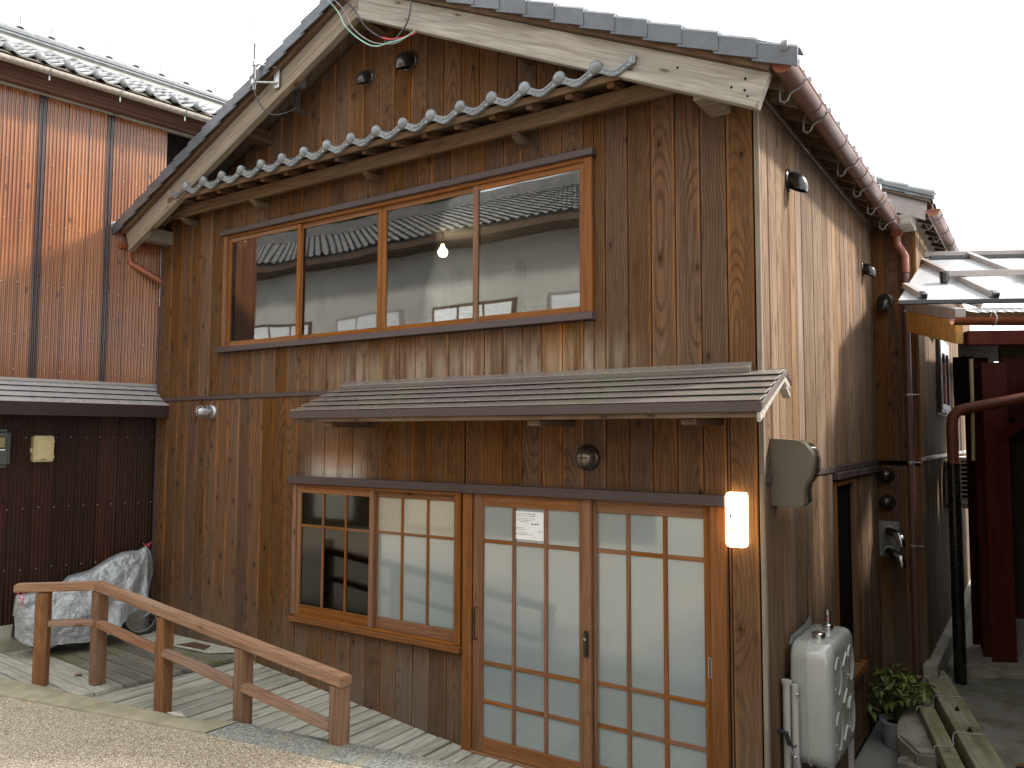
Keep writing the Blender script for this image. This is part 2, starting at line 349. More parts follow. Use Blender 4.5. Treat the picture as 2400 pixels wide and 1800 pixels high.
def poly():
    m, t, b, out = newmat('milky polycarbonate sheet')
    b.inputs['Base Color'].default_value = (.80, .81, .82, 1); b.inputs['Roughness'].default_value = .25
    b.inputs['Coat Weight'].default_value = .6; b.inputs['Coat Roughness'].default_value = .1
    tr = N(t, 'ShaderNodeBsdfTranslucent'); tr.inputs[0].default_value = (.75, .76, .78, 1)
    ms = N(t, 'ShaderNodeMixShader'); ms.inputs[0].default_value = .45
    L(t, b.outputs[0], ms.inputs[1]); L(t, tr.outputs[0], ms.inputs[2]); L(t, ms.outputs[0], out.inputs[0]); return m
M['poly'] = poly()
def silver():
    m, t, b, out = newmat('silver nylon bike cover')
    pos = N(t, 'ShaderNodeTexCoord').outputs['Object']
    n1 = noise(t, pos, 9, 5.0, .62, .8); n2 = noise(t, pos, 30, 3.0, .6, 1.2)
    c = mixc(t, mrange(t, n1, .35, .65), (.36, .375, .38), (.27, .285, .29))
    L(t, c, b.inputs['Base Color']); b.inputs['Metallic'].default_value = .35; b.inputs['Roughness'].default_value = .36
    v = N(t, 'ShaderNodeTexVoronoi'); v.feature = 'DISTANCE_TO_EDGE'; v.inputs['Scale'].default_value = 13
    wv = N(t, 'ShaderNodeVectorMath'); wv.operation = 'ADD'
    nn = N(t, 'ShaderNodeTexNoise'); nn.inputs['Scale'].default_value = 6; L(t, pos, nn.inputs['Vector'])
    sc = N(t, 'ShaderNodeVectorMath'); sc.operation = 'SCALE'; sc.inputs['Scale'].default_value = .25; L(t, nn.outputs['Color'], sc.inputs[0])
    L(t, pos, wv.inputs[0]); L(t, sc.outputs[0], wv.inputs[1]); L(t, wv.outputs[0], v.inputs['Vector'])
    h = math_(t, 'ADD', math_(t, 'ADD', math_(t, 'MULTIPLY', n1, 1.2), math_(t, 'MULTIPLY', n2, .3)), mrange(t, v.outputs['Distance'], 0, .3, 0, .22))
    bump(t, h, b, .42, .03); return m
M['silver'] = silver()
def rooftex():
    m, t, b, out = newmat('distant tiled roof')
    s = sep(t, N(t, 'ShaderNodeNewGeometry').outputs['Position'])
    wx = math_(t, 'SINE', math_(t, 'MULTIPLY', s[0], 23.0)); fz = math_(t, 'FRACT', math_(t, 'MULTIPLY', s[2], 10.5))
    n = noise(t, N(t, 'ShaderNodeNewGeometry').outputs['Position'], 8, 3.0)
    c = mixc(t, mrange(t, n, .4, .65), (.11, .115, .12), (.20, .17, .15))
    L(t, c, b.inputs['Base Color']); b.inputs['Roughness'].default_value = .4; return m
M['farroof'] = rooftex()

# ------------------------------------------------------------------ mesh helpers
WM = {}
def tag(o, label=None, cat=None, group=None, kind=None):
    if label: o['label'] = label
    if cat: o['category'] = cat
    if group: o['group'] = group
    if kind: o['kind'] = kind
    return o
def thing(name, loc, label, cat, group=None, rz=0.0):
    o = bpy.data.objects.new(name, None); COL.objects.link(o); o.empty_display_size = .1
    m = Matrix.Translation(Vector(loc)) @ Matrix.Rotation(rz, 4, 'Z')
    o.matrix_world = m; WM[o] = m
    return tag(o, label, cat, group)
def attach(o, parent, m):
    """put o at world matrix m under parent"""
    WM[o] = m
    if parent is not None:
        o.parent = parent; o.matrix_parent_inverse = Matrix.Identity(4)
        o.matrix_basis = WM[parent].inverted() @ m
    else: o.matrix_world = m
class MB:
    def __init__(s): s.v = []; s.f = []
    def add(s, vs, fs):
        n = len(s.v); s.v += [tuple(v) for v in vs]; s.f += [tuple(i+n for i in f) for f in fs]; return s
    def box(s, x0, x1, y0, y1, z0, z1):
        if x0 > x1: x0, x1 = x1, x0
        if y0 > y1: y0, y1 = y1, y0
        if z0 > z1: z0, z1 = z1, z0
        return s.hexa([(x0,y0,z0),(x1,y0,z0),(x1,y1,z0),(x0,y1,z0),(x0,y0,z1),(x1,y0,z1),(x1,y1,z1),(x0,y1,z1)])
    def hexa(s, p):
        return s.add(p, [(3,2,1,0),(4,5,6,7),(0,1,5,4),(1,2,6,5),(2,3,7,6),(3,0,4,7)])
    def beam(s, a, b, w, h, up=(0,0,1), roll=0):
        a = Vector(a); b = Vector(b); d = (b-a).normalized(); upv = Vector(up)
        sx = d.cross(upv).normalized(); sz = sx.cross(d).normalized()
        P = []
        for q in (a, b):
            for (i, j) in ((-1,-1),(1,-1),(1,1),(-1,1)): P.append(q + sx*(i*w/2) + sz*(j*h/2))
        return s.add(P, [(3,2,1,0),(4,5,6,7),(0,1,5,4),(1,2,6,5),(2,3,7,6),(3,0,4,7)])
    def prism(s, pts, fa, fb):
        """pts: 2D outline (ccw), fa/fb: functions mapping 2D -> 3D for both ends"""
        n = len(pts); P = [fa(*p) for p in pts] + [fb(*p) for p in pts]
        fs = [tuple(range(n-1, -1, -1)), tuple(range(n, 2*n))]
        for i in range(n): j = (i+1) % n; fs.append((i, j, n+j, n+i))
        return s.add(P, fs)
    def prism_y(s, pts, y0, y1): return s.prism(pts, lambda a, b: (a, y0, b), lambda a, b: (a, y1, b))
    def prism_x(s, pts, x0, x1): return s.prism(pts, lambda a, b: (x0, a, b), lambda a, b: (x1, a, b))
    def prism_z(s, pts, z0, z1): return s.prism(pts, lambda a, b: (a, b, z0), lambda a, b: (a, b, z1))
    def tube(s, path, r, seg=10, caps=True):
        path = [Vector(p) for p in path]; n = len(path); rs = r if isinstance(r, (list, tuple)) else [r]*n
        P = []; prev = None
        for i, p in enumerate(path):
            d = (path[min(i+1, n-1)] - path[max(i-1, 0)]).normalized()
            if prev is None:
                u = d.orthogonal().normalized()
            else:
                u = (prev - d*prev.dot(d))
                u = u.normalized() if u.length > 1e-6 else d.orthogonal().normalized()
            prev = u; v = d.cross(u)
            for k in range(seg):
                a = 2*math.pi*k/seg; P.append(p + (u*math.cos(a)+v*math.sin(a))*rs[i])
        fs = []
        for i in range(n-1):
            for k in range(seg):
                j = (k+1) % seg; fs.append((i*seg+k, i*seg+j, (i+1)*seg+j, (i+1)*seg+k))
        if caps: fs.append(tuple(range(seg-1, -1, -1))); fs.append(tuple((n-1)*seg+k for k in range(seg)))
        return s.add(P, fs)
    def lathe(s, prof, o=(0,0,0), ax=(0,0,1), seg=20):
        o = Vector(o); ax = Vector(ax).normalized(); u = ax.orthogonal().normalized(); v = ax.cross(u); P = []; fs = []
        for r, h in prof:
            for k in range(seg):
                a = 2*math.pi*k/seg; P.append(o + ax*h + (u*math.cos(a)+v*math.sin(a))*max(r, 1e-4))
        for i in range(len(prof)-1):
            for k in range(seg):
                j = (k+1) % seg; fs.append((i*seg+k, i*seg+j, (i+1)*seg+j, (i+1)*seg+k))
        fs.append(tuple(range(seg-1, -1, -1))); fs.append(tuple((len(prof)-1)*seg+k for k in range(seg)))
        return s.add(P, fs)
    def grid(s, fn, nu, nv, flip=False):
        P = [fn(i/nu, j/nv) for j in range(nv+1) for i in range(nu+1)]; fs = []
        for j in range(nv):
            for i in range(nu):
                a = j*(nu+1)+i; q = (a, a+1, a+nu+2, a+nu+1); fs.append(q[::-1] if flip else q)
        return s.add(P, fs)
    def build(s, name, mat, parent=None, loc=None, rz=0.0, bevel=0.0, smooth=False, bseg=1, angle=35, local=False, sub=0, rot=None):
        """vertices are world coordinates unless local; the origin goes to loc"""
        me = bpy.data.meshes.new(name)
        m = Matrix.Translation(Vector(loc or (0,0,0))) @ (rot if rot is not None else Matrix.Rotation(rz, 4, 'Z'))
        vs = s.v if local else [m.inverted() @ Vector(v) for v in s.v]
        me.from_pydata([tuple(v) for v in vs], [], s.f)
        bm = bmesh.new(); bm.from_mesh(me)
        bmesh.ops.recalc_face_normals(bm, faces=bm.faces)
        if bevel > 0:
            bmesh.ops.bevel(bm, geom=[e for e in bm.edges if len(e.link_faces) == 2 and e.calc_face_angle(0) > .5], offset=bevel, segments=bseg, affect='EDGES', clamp_overlap=True)
        bm.to_mesh(me); bm.free()
        if smooth or sub:
            me.polygons.foreach_set('use_smooth', [True]*len(me.polygons))
            if not sub: me.set_sharp_from_angle(angle=R(angle))
        mt = M[mat] if isinstance(mat, str) else mat
        me.materials.append(mt)
        o = bpy.data.objects.new(name, me); COL.objects.link(o); attach(o, parent, m)
        if sub:
            md = o.modifiers.new('s', 'SUBSURF'); md.levels = sub; md.render_levels = sub
        return o
def clone(o, parent, m):
    c = o.copy(); COL.objects.link(c); attach(c, parent, m); return c
def solid(name, mb, mat, kind='structure', **kw):
    return tag(mb.build(name, mat, None, **kw), kind=kind)

def pieces(name, mat, parent, boxes, bevel=.003):
    out = []
    for b in boxes:
        x0, x1, y0, y1, z0, z1 = b
        out.append(MB().box(*b).build(name, mat, parent, ((x0+x1)/2, (y0+y1)/2, min(z0, z1)), bevel=bevel))
    return out

# ------------------------------------------------------------------ ground, road, decks
def roadz(x, y): return .4 + .025*(x+2) - .03*(y+1.2)
edge = [(-14, -2.6), (-9, -2.05), (-5.45, -1.65), (-4.83, -1.57), (-4.15, -1.52), (-3.23, -1.42), (-2.98, -1.29), (-2.18, -1.18), (-1.24, -1.05), (-.3, -.96), (.35, -1.0), (1.2, -1.2), (8, -1.6)]
inner = [(-14, -2.9), (-9, -2.4), (-5.45, -1.95), (-4.83, -1.86), (-4.15, -1.75), (-3.23, -1.60), (-2.98, -1.55), (-2.18, -1.46), (-1.24, -1.33), (-.3, -1.2), (.35, -1.25), (1.2, -1.45), (8, -1.85)]
g = MB(); g.add([(-60, -60, -.42), (60, -60, -.42), (60, 80, -.42), (-60, 80, -.42)], [(0,1,2,3)])
solid('ground', g, 'ground')
g = MB()
n = len(edge)
outer = [(x, -6.9) for x, y in inner]
P = [(x, y, roadz(x, y)) for x, y in inner] + [(x, y, roadz(x, y)) for x, y in outer]
g.add(P, [(i, i+1, n+i+1, n+i) for i in range(n-1)])
solid('road', g, 'road')
def strip(i0, i1, mat, name, dz):
    g = MB(); a = edge[i0:i1+1]; b = inner[i0:i1+1]
    if len(a) < 2: return
    P = []
    ss = []
    for k in range(len(a)-1):
        for q in range(8):
            f = q/8; ss.append(((a[k][0]*(1-f)+a[k+1][0]*f, a[k][1]*(1-f)+a[k+1][1]*f), (b[k][0]*(1-f)+b[k+1][0]*f, b[k][1]*(1-f)+b[k+1][1]*f)))
    ss.append((a[-1], b[-1]))
    P1 = []; 
    for (p, q) in ss:
        jx = random.uniform(-.006, .006); z = roadz(*p)
        P1 += [(p[0], p[1]+jx+.012, -.3), (p[0], p[1]+jx, z-.02+dz), (p[0], p[1]+jx-.02, z+dz), (q[0], q[1], roadz(*q)+dz-.004), (q[0], q[1]-.01, roadz(*q)-.05)]
    m_ = len(ss); fs = []
    for i in range(m_-1):
        for k in range(4): fs.append((i*5+k, i*5+5+k, i*5+6+k, i*5+1+k))
    g.add(P1, fs); return solid(name, g, mat, smooth=True, angle=50)
strip(0, 6, 'kerb', 'kerb', .014)
strip(6, 12, 'strip', 'kerb_strip', .008)

def board(mb_w, mb_t, mb_l, c=.004):
    """board cross-section in x (width) and z (thickness), length along local y from 0"""
    g = MB(); w2 = mb_w/2
    pr = [(-w2, -mb_t), (w2, -mb_t), (w2, -c), (w2-c, 0), (-w2+c, 0), (-w2, -c)]
    g.prism(pr, lambda a, b: (a, 0, b), lambda a, b: (a, mb_l, b)); return g
ramp = thing('boardwalk_ramp', (-3.4, -.6, 0), 'pale grey-green timber ramp of crosswise boards sloping down to the sliding door', 'ramp')
def rampz(x): return 0.0 if x > -2.12 else -.1*(x+2.12)
x = -4.62; k = 0
while x < .12:
    p = .115; z = rampz(x)
    ang = math.atan(.1) if x < -2.12 else 0
    y1 = -.012; y0 = -1.5 if x < -3 else -1.42
    g = board(p-.014, .03, y1-y0+random.uniform(-.01, 0))
    rot = Matrix.Rotation(ang, 4, 'Y') @ Matrix.Rotation(random.uniform(-.004, .004), 4, 'Z')
    g.build('deck_board', 'deck', ramp, (x, y0, z+random.uniform(-.003, .003)), local=True, rot=rot)
    x += p
pieces('joist', 'gap', ramp, [(-4.66, .17, -1.45, -1.40, -.35, -.06), (-4.66, .17, -.12, -.05, -.35, -.06)])
plat = thing('timber_platform', (-5.6, -.8, .28), 'low timber platform of long lengthwise boards under the silver bicycle cover', 'platform')
dxp = Vector((1.572, -.108, 0)).normalized(); dyp = Vector((-dxp.y, dxp.x, 0))
a_p = math.atan2(dxp.y, dxp.x)
off = -.42; j = 0
O = Vector((-4.66, -1.22, .285))
while off < 1.18:
    p = .12
    pale = off < .16
    o0 = O + dyp*off
    Ln = 4.4 if pale else (1.78 - off*.12)
    xe = .02 if not pale else .03*random.random()
    base = o0 - dxp*(Ln) + dxp*xe
    if base.x < -6.6 and not pale: base = o0 - dxp*1.85
    g = MB(); w2 = (p-.014)/2; c = .004
    g.prism([(-w2, -.03), (w2, -.03), (w2, -c), (w2-c, 0), (-w2+c, 0), (-w2, -c)], lambda a, b: (0, a, b), lambda a, b: (Ln, a, b))
    rot = Matrix.Rotation(a_p+random.uniform(-.002, .002), 4, 'Z')
    g.build('deck_board', 'deckx' if pale else 'deckd', plat, (base.x, base.y, .285+random.uniform(-.003, .002)), local=True, rot=rot)
    off += p; j += 1
pieces('joist', 'gap', plat, [(-9, -4.64, -1.75, -1.65, -.35, .24), (-4.72, -4.67, -1.6, 0, -.35, .25)])
g = MB(); g.prism_z([(-6.1, -.30), (-4.85, -.22), (-4.62, -.016), (-6.1, -.016)], .29, .305); g.build('wall_board', 'deck', plat, (-5.4, -.1, .29), bevel=.003)
g = MB(); g.prism_z([(-5.3, -.235), (-4.93, -.20), (-5.0, -.08), (-5.24, -.10)], .3055, .310); g.build('hatch', 'tatami', plat, (-5.1, -.15, .306))

# ------------------------------------------------------------------ handrail
rail = thing('handrail', (-3.5, -1.22, .3), 'red-brown timber handrail with two rails and five posts along the ramp', 'railing')
def rtop(x): return 1.07 - .098*(x+4.85)
posts = [(-5.13, -1.50), (-4.83, -1.22), (-3.95, -1.22), (-3.06, -1.22), (-2.165, -1.22)]
for i, (px, py) in enumerate(posts):
    zt = (1.07 if i < 2 else rtop(px)) - .07
    z0 = .285 if i < 2 else -.05
    g = MB().box(-.046, .046, -.046, .046, 0, zt-z0)
    rz_ = math.atan2(.28, .30) if i == 0 else 0
    g.build('post', 'post', rail, (px, py, z0), local=True, bevel=.006, rz=rz_)
def railbeam(a, b, w, h, name):
    a = Vector(a); b = Vector(b); d = b-a; Ln = d.length
    rot = d.to_track_quat('X', 'Z').to_matrix().to_4x4()
    g = MB().box(0, Ln, -w/2, w/2, -h, 0)
    return g.build(name, 'rail', rail, tuple(a), local=True, bevel=.009 if h > .06 else .006, bseg=2, rot=rot, smooth=True)
railbeam((-4.875, -1.225, rtop(-4.85)+.002), (-2.10, -1.225, rtop(-2.10)), .094, .064, 'top_rail')
d2 = Vector((-.28, -.28, 0)).normalized()
e2 = Vector((-4.86, -1.235, 1.072)) + d2*.58
railbeam(tuple(e2), (-4.84, -1.215, 1.072), .094, .063, 'top_rail')
xs = [-4.83, -3.95, -3.06, -2.165]
for a, b in zip(xs[:-1], xs[1:]):
    railbeam((a+.04, -1.24, rtop(a)-.285), (b-.04, -1.24, rtop(b)-.285), .062, .054, 'middle_rail')
railbeam((-5.11, -1.48, .785), (-4.85, -1.24, .785), .06, .048, 'middle_rail')

# ------------------------------------------------------------------ main house
H = thing('wooden_house', (-3.0, 0, 0), 'two-storey house clad in weathered brown upright cedar boards with a long four-pane upper window', 'house')
def zB(x): return 5.505 - .47*abs(x+3.0)            # bottom line of the bargeboards
# backing shell with openings (front, side)
g = MB()
def wall_rects(x0, x1, z0, z1, holes):
    cuts = [(x0, x1, z0, z1)]
    for (a, b, c, d) in holes:
        new = []
        for (p, q, r_, s_) in cuts:
            if b <= p or a >= q or d <= r_ or c >= s_: new.append((p, q, r_, s_)); continue
            if a > p: new.append((p, a, r_, s_))
            if b < q: new.append((b, q, r_, s_))
            mx0, mx1 = max(a, p), min(b, q)
            if c > r_: new.append((mx0, mx1, r_, c))
            if d < s_: new.append((mx0, mx1, d, s_))
        cuts = new
    return cuts
WU = (-5.02, -1.10, 3.03, 4.13); WL = (-3.955, -2.185, .72, 1.84); DR = (-2.12, -.235, -.02, 1.84)
for (a, b, c, d) in wall_rects(-6.06, 0, -.42, 4.32, [WU, WL, DR]): g.box(a, b, .006, .10, c, d)
g.prism_y([(-6.06, 4.32), (0, 4.32), (0, 4.35), (-3.0, 5.72), (-6.06, 4.32)][:4], .006, .10)
SWN = (1.86, 3.80, .33, 1.88)
for (a, b, c, d) in wall_rects(.10, 3.75, -.42, 4.4, [SWN]): g.box(-.09, -.006, a, b, c, d)
g.box(-6.06, -5.96, .1, 3.75, -.42, 4.35); g.box(-6.06, -.09, 3.65, 3.75, -.42, 4.35)
g.build('wall_core', 'gap', H, (-3, 0, 0))
# ---- front planks
joints = [-.0165-.1645*k for k in range(25)]
while joints[-1] > -5.95: joints.append(joints[-1]-.1605)
joints = [x for x in joints if x > -5.99]+[-6.055]
NPLK = 0
def plank(a, b, z0, z1, sx=0.0, mat='wall', top=None):
    """upright plank in the front wall; top=(zl,zr) gives a sloped top"""
    global NPLK
    if b-a < .015 or z1-z0 < .03: return
    gp = .0038; a += gp; b -= gp; w2 = (b-a)/2; t = .016+random.uniform(-.0015, .0015); c = .0045
    g = MB(); L0 = z1-z0
    pr = [(-w2, 0), (-w2, -t+c), (-w2+c, -t), (w2-c, -t), (w2, -t+c), (w2, 0)]
    if top: zt = lambda x: top[0]+(top[1]-top[0])*((x+w2)/(2*w2))-z0
    else: zt = lambda x: L0
    g.prism(pr, lambda p, q: (p, q, 0), lambda p, q: (p, q, zt(p)))
    g.build('plank', mat, H, ((a+b)/2, 0, z0), local=True); NPLK += 1
openings = [(-5.035, -1.090, 2.995, 4.16), (-3.97, -2.165, .665, 1.88), (-2.165, -.20, -.1, 1.88)]
zones = [(-.05, 2.562), (2.602, 4.47)]
for b, a in zip(joints[:-1], joints[1:]):
    for (z0, z1) in zones:
        segs = [(a, b, z0, z1)]
        segs = wall_rects(a, b, z0, z1, openings)
        for (p, q, r_, s_) in segs:
            if r_ == -.05: r_ = max(-.05, rampz((p+q)/2) - .03 if (p+q)/2 > -4.65 else .25)
            plank(p, q, r_, s_)
# gable planks (behind the tiled pent roof)
x = -.35
while x > -5.9:
    b = x; a = x-.170; zt = lambda q: zB(q)+.20
    if -3.0 > a and -3.0 < b: plank(a, b, 4.475, 9, top=(zt(a), zt(b)))
    else: plank(a, b, 4.475, 9, top=(zt(a), zt(b)))
    x = a
for xx in (-.18, -.02):
    plank(xx-.165, xx, 4.475-.0, 9, top=(zB(xx-.165)+.2, zB(xx)+.2)) if zB(xx)+.2 > 4.49 else None
# ---- side planks
def splank(a, b, z0, z1, x0=0.0, mat='side', parent=None, name='plank'):
    if b-a < .015: return
    gp = .0038; a += gp; b -= gp; w2 = (b-a)/2; t = .016+random.uniform(-.003, .003); c = .005
    g = MB(); pr = [(-w2, 0), (-w2, -t+c), (-w2+c, -t), (w2-c, -t), (w2, -t+c), (w2, 0)]
    g.prism(pr, lambda p, q: (p, q, 0), lambda p, q: (p, q, z1-z0))
    g.build(name, mat, parent or H, (x0, (a+b)/2, z0), local=True, rot=Matrix.Rotation(R(90), 4, 'Z'))
y = .018
while y < 3.72:
    y2 = min(y+.160, 3.745)
    splank(y, y2, 2.002, 4.36)
    for (p, q, r_, s_) in wall_rects(y, y2, -.35, 1.952, [(1.82, 3.84, .30, 1.90)]): splank(p, q, r_, s_)
    y = y2
MBX = MB
# trims
MB().box(-6.056, -3.43, -.028, 0, 2.564, 2.600).build('belt_trim', 'mbrown', H, (-5, 0, 2.56), bevel=.002)
MB().box(0, .030, .02, 3.74, 1.954, 2.000).build('belt_trim', 'mbrown', H, (0, 2, 1.95), bevel=.002)
MB().box(-.008, .022, -.021, .008, -.05, 4.36).build('corner_trim', 'bargez', H, (0, 0, 0), bevel=.003)
MB().box(-6.085, -6.052, -.022, .03, .2, 4.2).build('corner_trim', 'mbrown', H, (-6.06, 0, 0), bevel=.003)
MB().box(-.0, .045, .0, 3.75, 4.255, 4.315).build('eave_batten', 'tatami', H, (0, 1.5, 4.28), bevel=.004)

# ---- upper window
win = MB().box(-4.985, -1.15, -.032, .03, 3.040, 3.0515).build('window', 'frameh', H, (-3, 0, 3), bevel=.002)
pieces('jamb', 'frame', win, [(-5.035, -4.985, -.042, .03, 3.05, 4.11), (-1.150, -1.090, -.042, .03, 3.05, 4.11)], .004)
MB().box(-4.985, -1.15, -.032, .03, 4.085, 4.112).build('window_head', 'frameh', win, (-3, 0, 4.1), bevel=.003)
MB().box(-5.065, -1.070, -.065, -.003, 4.112, 4.160).build('head_flashing', 'mbrown', win, (-3, 0, 4.1), bevel=.003)
g = MB(); g.prism_x([(-.003, 3.062), (-.075, 3.045), (-.080, 2.998), (-.003, 2.998)], -5.075, -1.070); g.build('sill_flashing', 'mbrown', win, (-3, 0, 3), bevel=.003)
xs = [-4.985, -4.005, -3.035, -2.075, -1.15]
for i in range(4):
    a, b = xs[i], xs[i+1]; yo = -.018 if i in (0, 3) else .004
    a += (0, -.022, .002, -.022)[i]; b += (.022, -.002, .022, 0)[i]
    y0, y1 = yo, yo+.028 - .004
    sw_ = .045; g = MB()
    pieces('sash_stile', 'frame', win, [(a, a+sw_, y0, y1, 3.052, 4.085), (b-sw_, b, y0, y1, 3.052, 4.085)])
    pieces('sash_rail', 'frameh', win, [(a+sw_, b-sw_, y0+.002, y1-.002, 3.052, 3.100), (a+sw_, b-sw_, y0+.002, y1-.002, 4.045, 4.085)])
    MB().box(a+sw_, b-sw_, y0+.010, y0+.014, 3.100, 4.045).build('pane', 'glass', win, ((a+b)/2, 0, 3.1))
# ---- interior of the upper room
room = MB(); 
room.box(-5.6, -.12, 2.9, 3.0, 2.62, 4.35)
room.box(-5.7, -5.6, .1, 3.0, 2.62, 4.35); room.box(-.3, -.12, .1, 2.9, 2.62, 4.35)
room.build('room_wall', 'cream', H, (-3, 1.5, 3))
MB().box(-5.7, -.12, .1, 3.0, 2.60, 2.66).build('room_floor', 'tatami', H, (-3, 1.5, 2.6))
MB().box(-5.7, -.12, .1, 3.0, 4.22, 4.30).build('room_ceiling', 'plaster', H, (-3, 1.5, 4.2))
pieces('room_post', 'tatami', H, [(xx, xx+.09, 2.80, 2.9, 2.66, 4.22) for xx in (-5.5, -4.55, -3.6, -2.65, -1.75, -.85)])
pieces('room_rail', 'tatami', H, [(-5.6, -.3, 2.82, 2.9, 3.62, 3.70)])
pieces('room_panel', 'frame', H, [(-2.58, -1.72, 2.84, 2.898, 2.66, 3.60), (-1.6, -.9, 2.84, 2.898, 2.66, 3.60), (-3.45, -2.70, 2.84, 2.898, 2.66, 3.0)])
pieces('room_door', 'frame', H, [(-3.4, -2.75, 2.83, 2.86, 3.05, 3.62), (-2.5, -1.85, 2.83, 2.86, 2.66, 3.6)])
# white appliance standing inside the third pane
g = MB(); g.box(-3.16, -2.86, .16, .24, 2.66, 3.40); g.build('window_cooler', 'white', H, (-3, .2, 3), bevel=.012, bseg=2)
MB().box(-3.10, -2.92, .148, .162, 3.06, 3.17).build('cooler_grille', 'steelg', H, (-3, .2, 3.1), bevel=.01, bseg=2)

# ---- lower window
def grid_window(parent, x0, x1, z0, z1, y, st, rt_, rb, cols, rows, mun, glassmat, rows_mat=None):
    """one sash: stiles, rails, muntins and single panes"""
    pieces('stile', 'frame', parent, [(x0, x0+st, y, y+.032, z0, z1), (x1-st, x1, y, y+.032, z0, z1)], .0025)
    xs = [x0+st + (x1-x0-2*st)*k/cols for k in range(cols+1)]
    pieces('muntin', 'frame', parent, [(xx-mun/2, xx+mun/2, y+.004, y+.026, z0+rb, z1-rt_) for xx in xs[1:-1]], .002)
    pieces('rail', 'frameh', parent, [(x0+st, x1-st, y+.001, y+.031, z0, z0+rb), (x0+st, x1-st, y+.001, y+.031, z1-rt_, z1)], .0025)
    for zz in rows:
        for k in range(cols):
            a = xs[k] + (mun/2 if k else 0); b = xs[k+1] - (mun/2 if k < cols-1 else 0)
            pieces('muntin', 'frameh', parent, [(a, b, y+.005, y+.025, zz-mun/2, zz+mun/2)], .002)
    zs = [z0+rb] + list(rows) + [z1-rt_]
    for r_ in range(len(zs)-1):
        for k in range(cols):
            a = xs[k] + (mun/2 if k else 0)+.001; b = xs[k+1] - (mun/2 if k < cols-1 else 0)-.001
            c = zs[r_] + (mun/2 if r_ else 0)+.001; d = zs[r_+1] - (mun/2 if r_ < len(zs)-2 else 0)-.001
            mt = glassmat
            if rows_mat and r_ == len(zs)-2: mt = rows_mat
            MB().box(a, b, y+.015, y+.019, c, d).build('pane', mt, parent, ((a+b)/2, y, c))
lw = MB().box(-3.93, -2.215, -.05, .03, 1.79, 1.815).build('window', 'frameh', H, (-3.1, 0, 1.8), bevel=.002)
pieces('jamb', 'frame', lw, [(-3.975, -3.93, -.055, .03, .72, 1.815), (-2.215, -2.168, -.055, .03, .72, 1.815)])
pieces('window_sill', 'frameh', lw, [(-3.985, -2.160, -.075, .03, .665, .705), (-3.975, -2.17, -.045, .03, .705, .722)])
MB().box(-4.0, -2.145, -.085, -.0, 1.818, 1.880).build('head_flashing', 'mbrown', lw, (-3, 0, 1.8), bevel=.003)
grid_window(lw, -3.93, -3.045, .722, 1.79, -.040, .045, .05, .085, 3, [1.465], .020, 'glassd')
grid_window(lw, -3.085, -2.215, .722, 1.79, -.005, .050, .05, .085, 3, [1.465], .020, 'frost', 'ribbed')
g = MB(); g.box(-3.94, -3.0, .30, .34, .70, 1.84).build('room_screen', 'meter', lw, (-3.5, .3, .7))
pieces('inner_post', 'frame', lw, [(-3.70, -3.66, .1, .13, .72, 1.8), (-3.25, -3.21, .1, .13, .72, 1.8)])

# ---- sliding doors
dr = MB().box(-2.065, -.300, -.050, .05, 1.8125, 1.8145).build('sliding_door', 'frameh', H, (-1.2, 0, 0))
pieces('door_post', 'frame', dr, [(-2.150, -2.065, -.050, .05, -.02, 1.812), (-.300, -.205, -.050, .05, -.02, 1.812)])
MB().box(-2.155, -.195, -.085, 0, 1.815, 1.880).build('head_flashing', 'mbrown', dr, (-1.2, 0, 1.8), bevel=.003)
MB().box(-2.065, -.300, -.06, .08, -.03, .014).build('threshold', 'frameh', dr, (-1.2, 0, 0), bevel=.003)
grid_window(dr, -2.055, -1.105, .016, 1.812, -.045, .085, .085, .100, 3, [.365, .63, 1.48], .026, 'frost', 'frost')
grid_window(dr, -1.165, -.300, .016, 1.812, -.005, .055, .085, .100, 3, [.365, .63, 1.48], .026, 'frost', 'frost')
MB().box(-1.103, -1.078, -.012, -.004, .016, 1.812).build('stop_bead', 'frame', dr, (-1.1, 0, 0), bevel=.002)
g = MB(); g.tube([(-2.018, -.048, 1.01), (-2.018, -.078, 1.01), (-2.018, -.078, .79), (-2.018, -.048, .79)], .006, 8); g.build('door_handle', 'handle', dr, (-2.0, 0, .9), smooth=True)
g = MB(); g.box(-1.150, -1.120, -.066, -.044, .80, .965); g.build('door_lock', 'black', dr, (-1.14, 0, .88), bevel=.005, bseg=2)
MB().lathe([(.009, 0), (.009, .006)], (-1.135, -.066, .915), (0, -1, 0), 12).box(-1.137, -1.133, -.075, -.07, .905, .925).build('lock_key', 'steel', dr, (-1.14, 0, .9))
g = MB(); g.prism_y([(-.325+.011*math.cos(a), (.90 if math.sin(a) > 0 else .80)+.011*math.sin(a)) for a in [2*math.pi*k/16 for k in range(16)]], -.0075, -.004); g.build('recessed_pull', 'steel', dr, (-.32, 0, .85))
g = MB(); g.prism_y([(-.325+.006*math.cos(a), (.90 if math.sin(a) > 0 else .80)+.006*math.sin(a)) for a in [2*math.pi*k/12 for k in range(12)]], -.0085, -.0076); g.build('pull_recess', 'tatami', dr, (-.32, 0, .85))

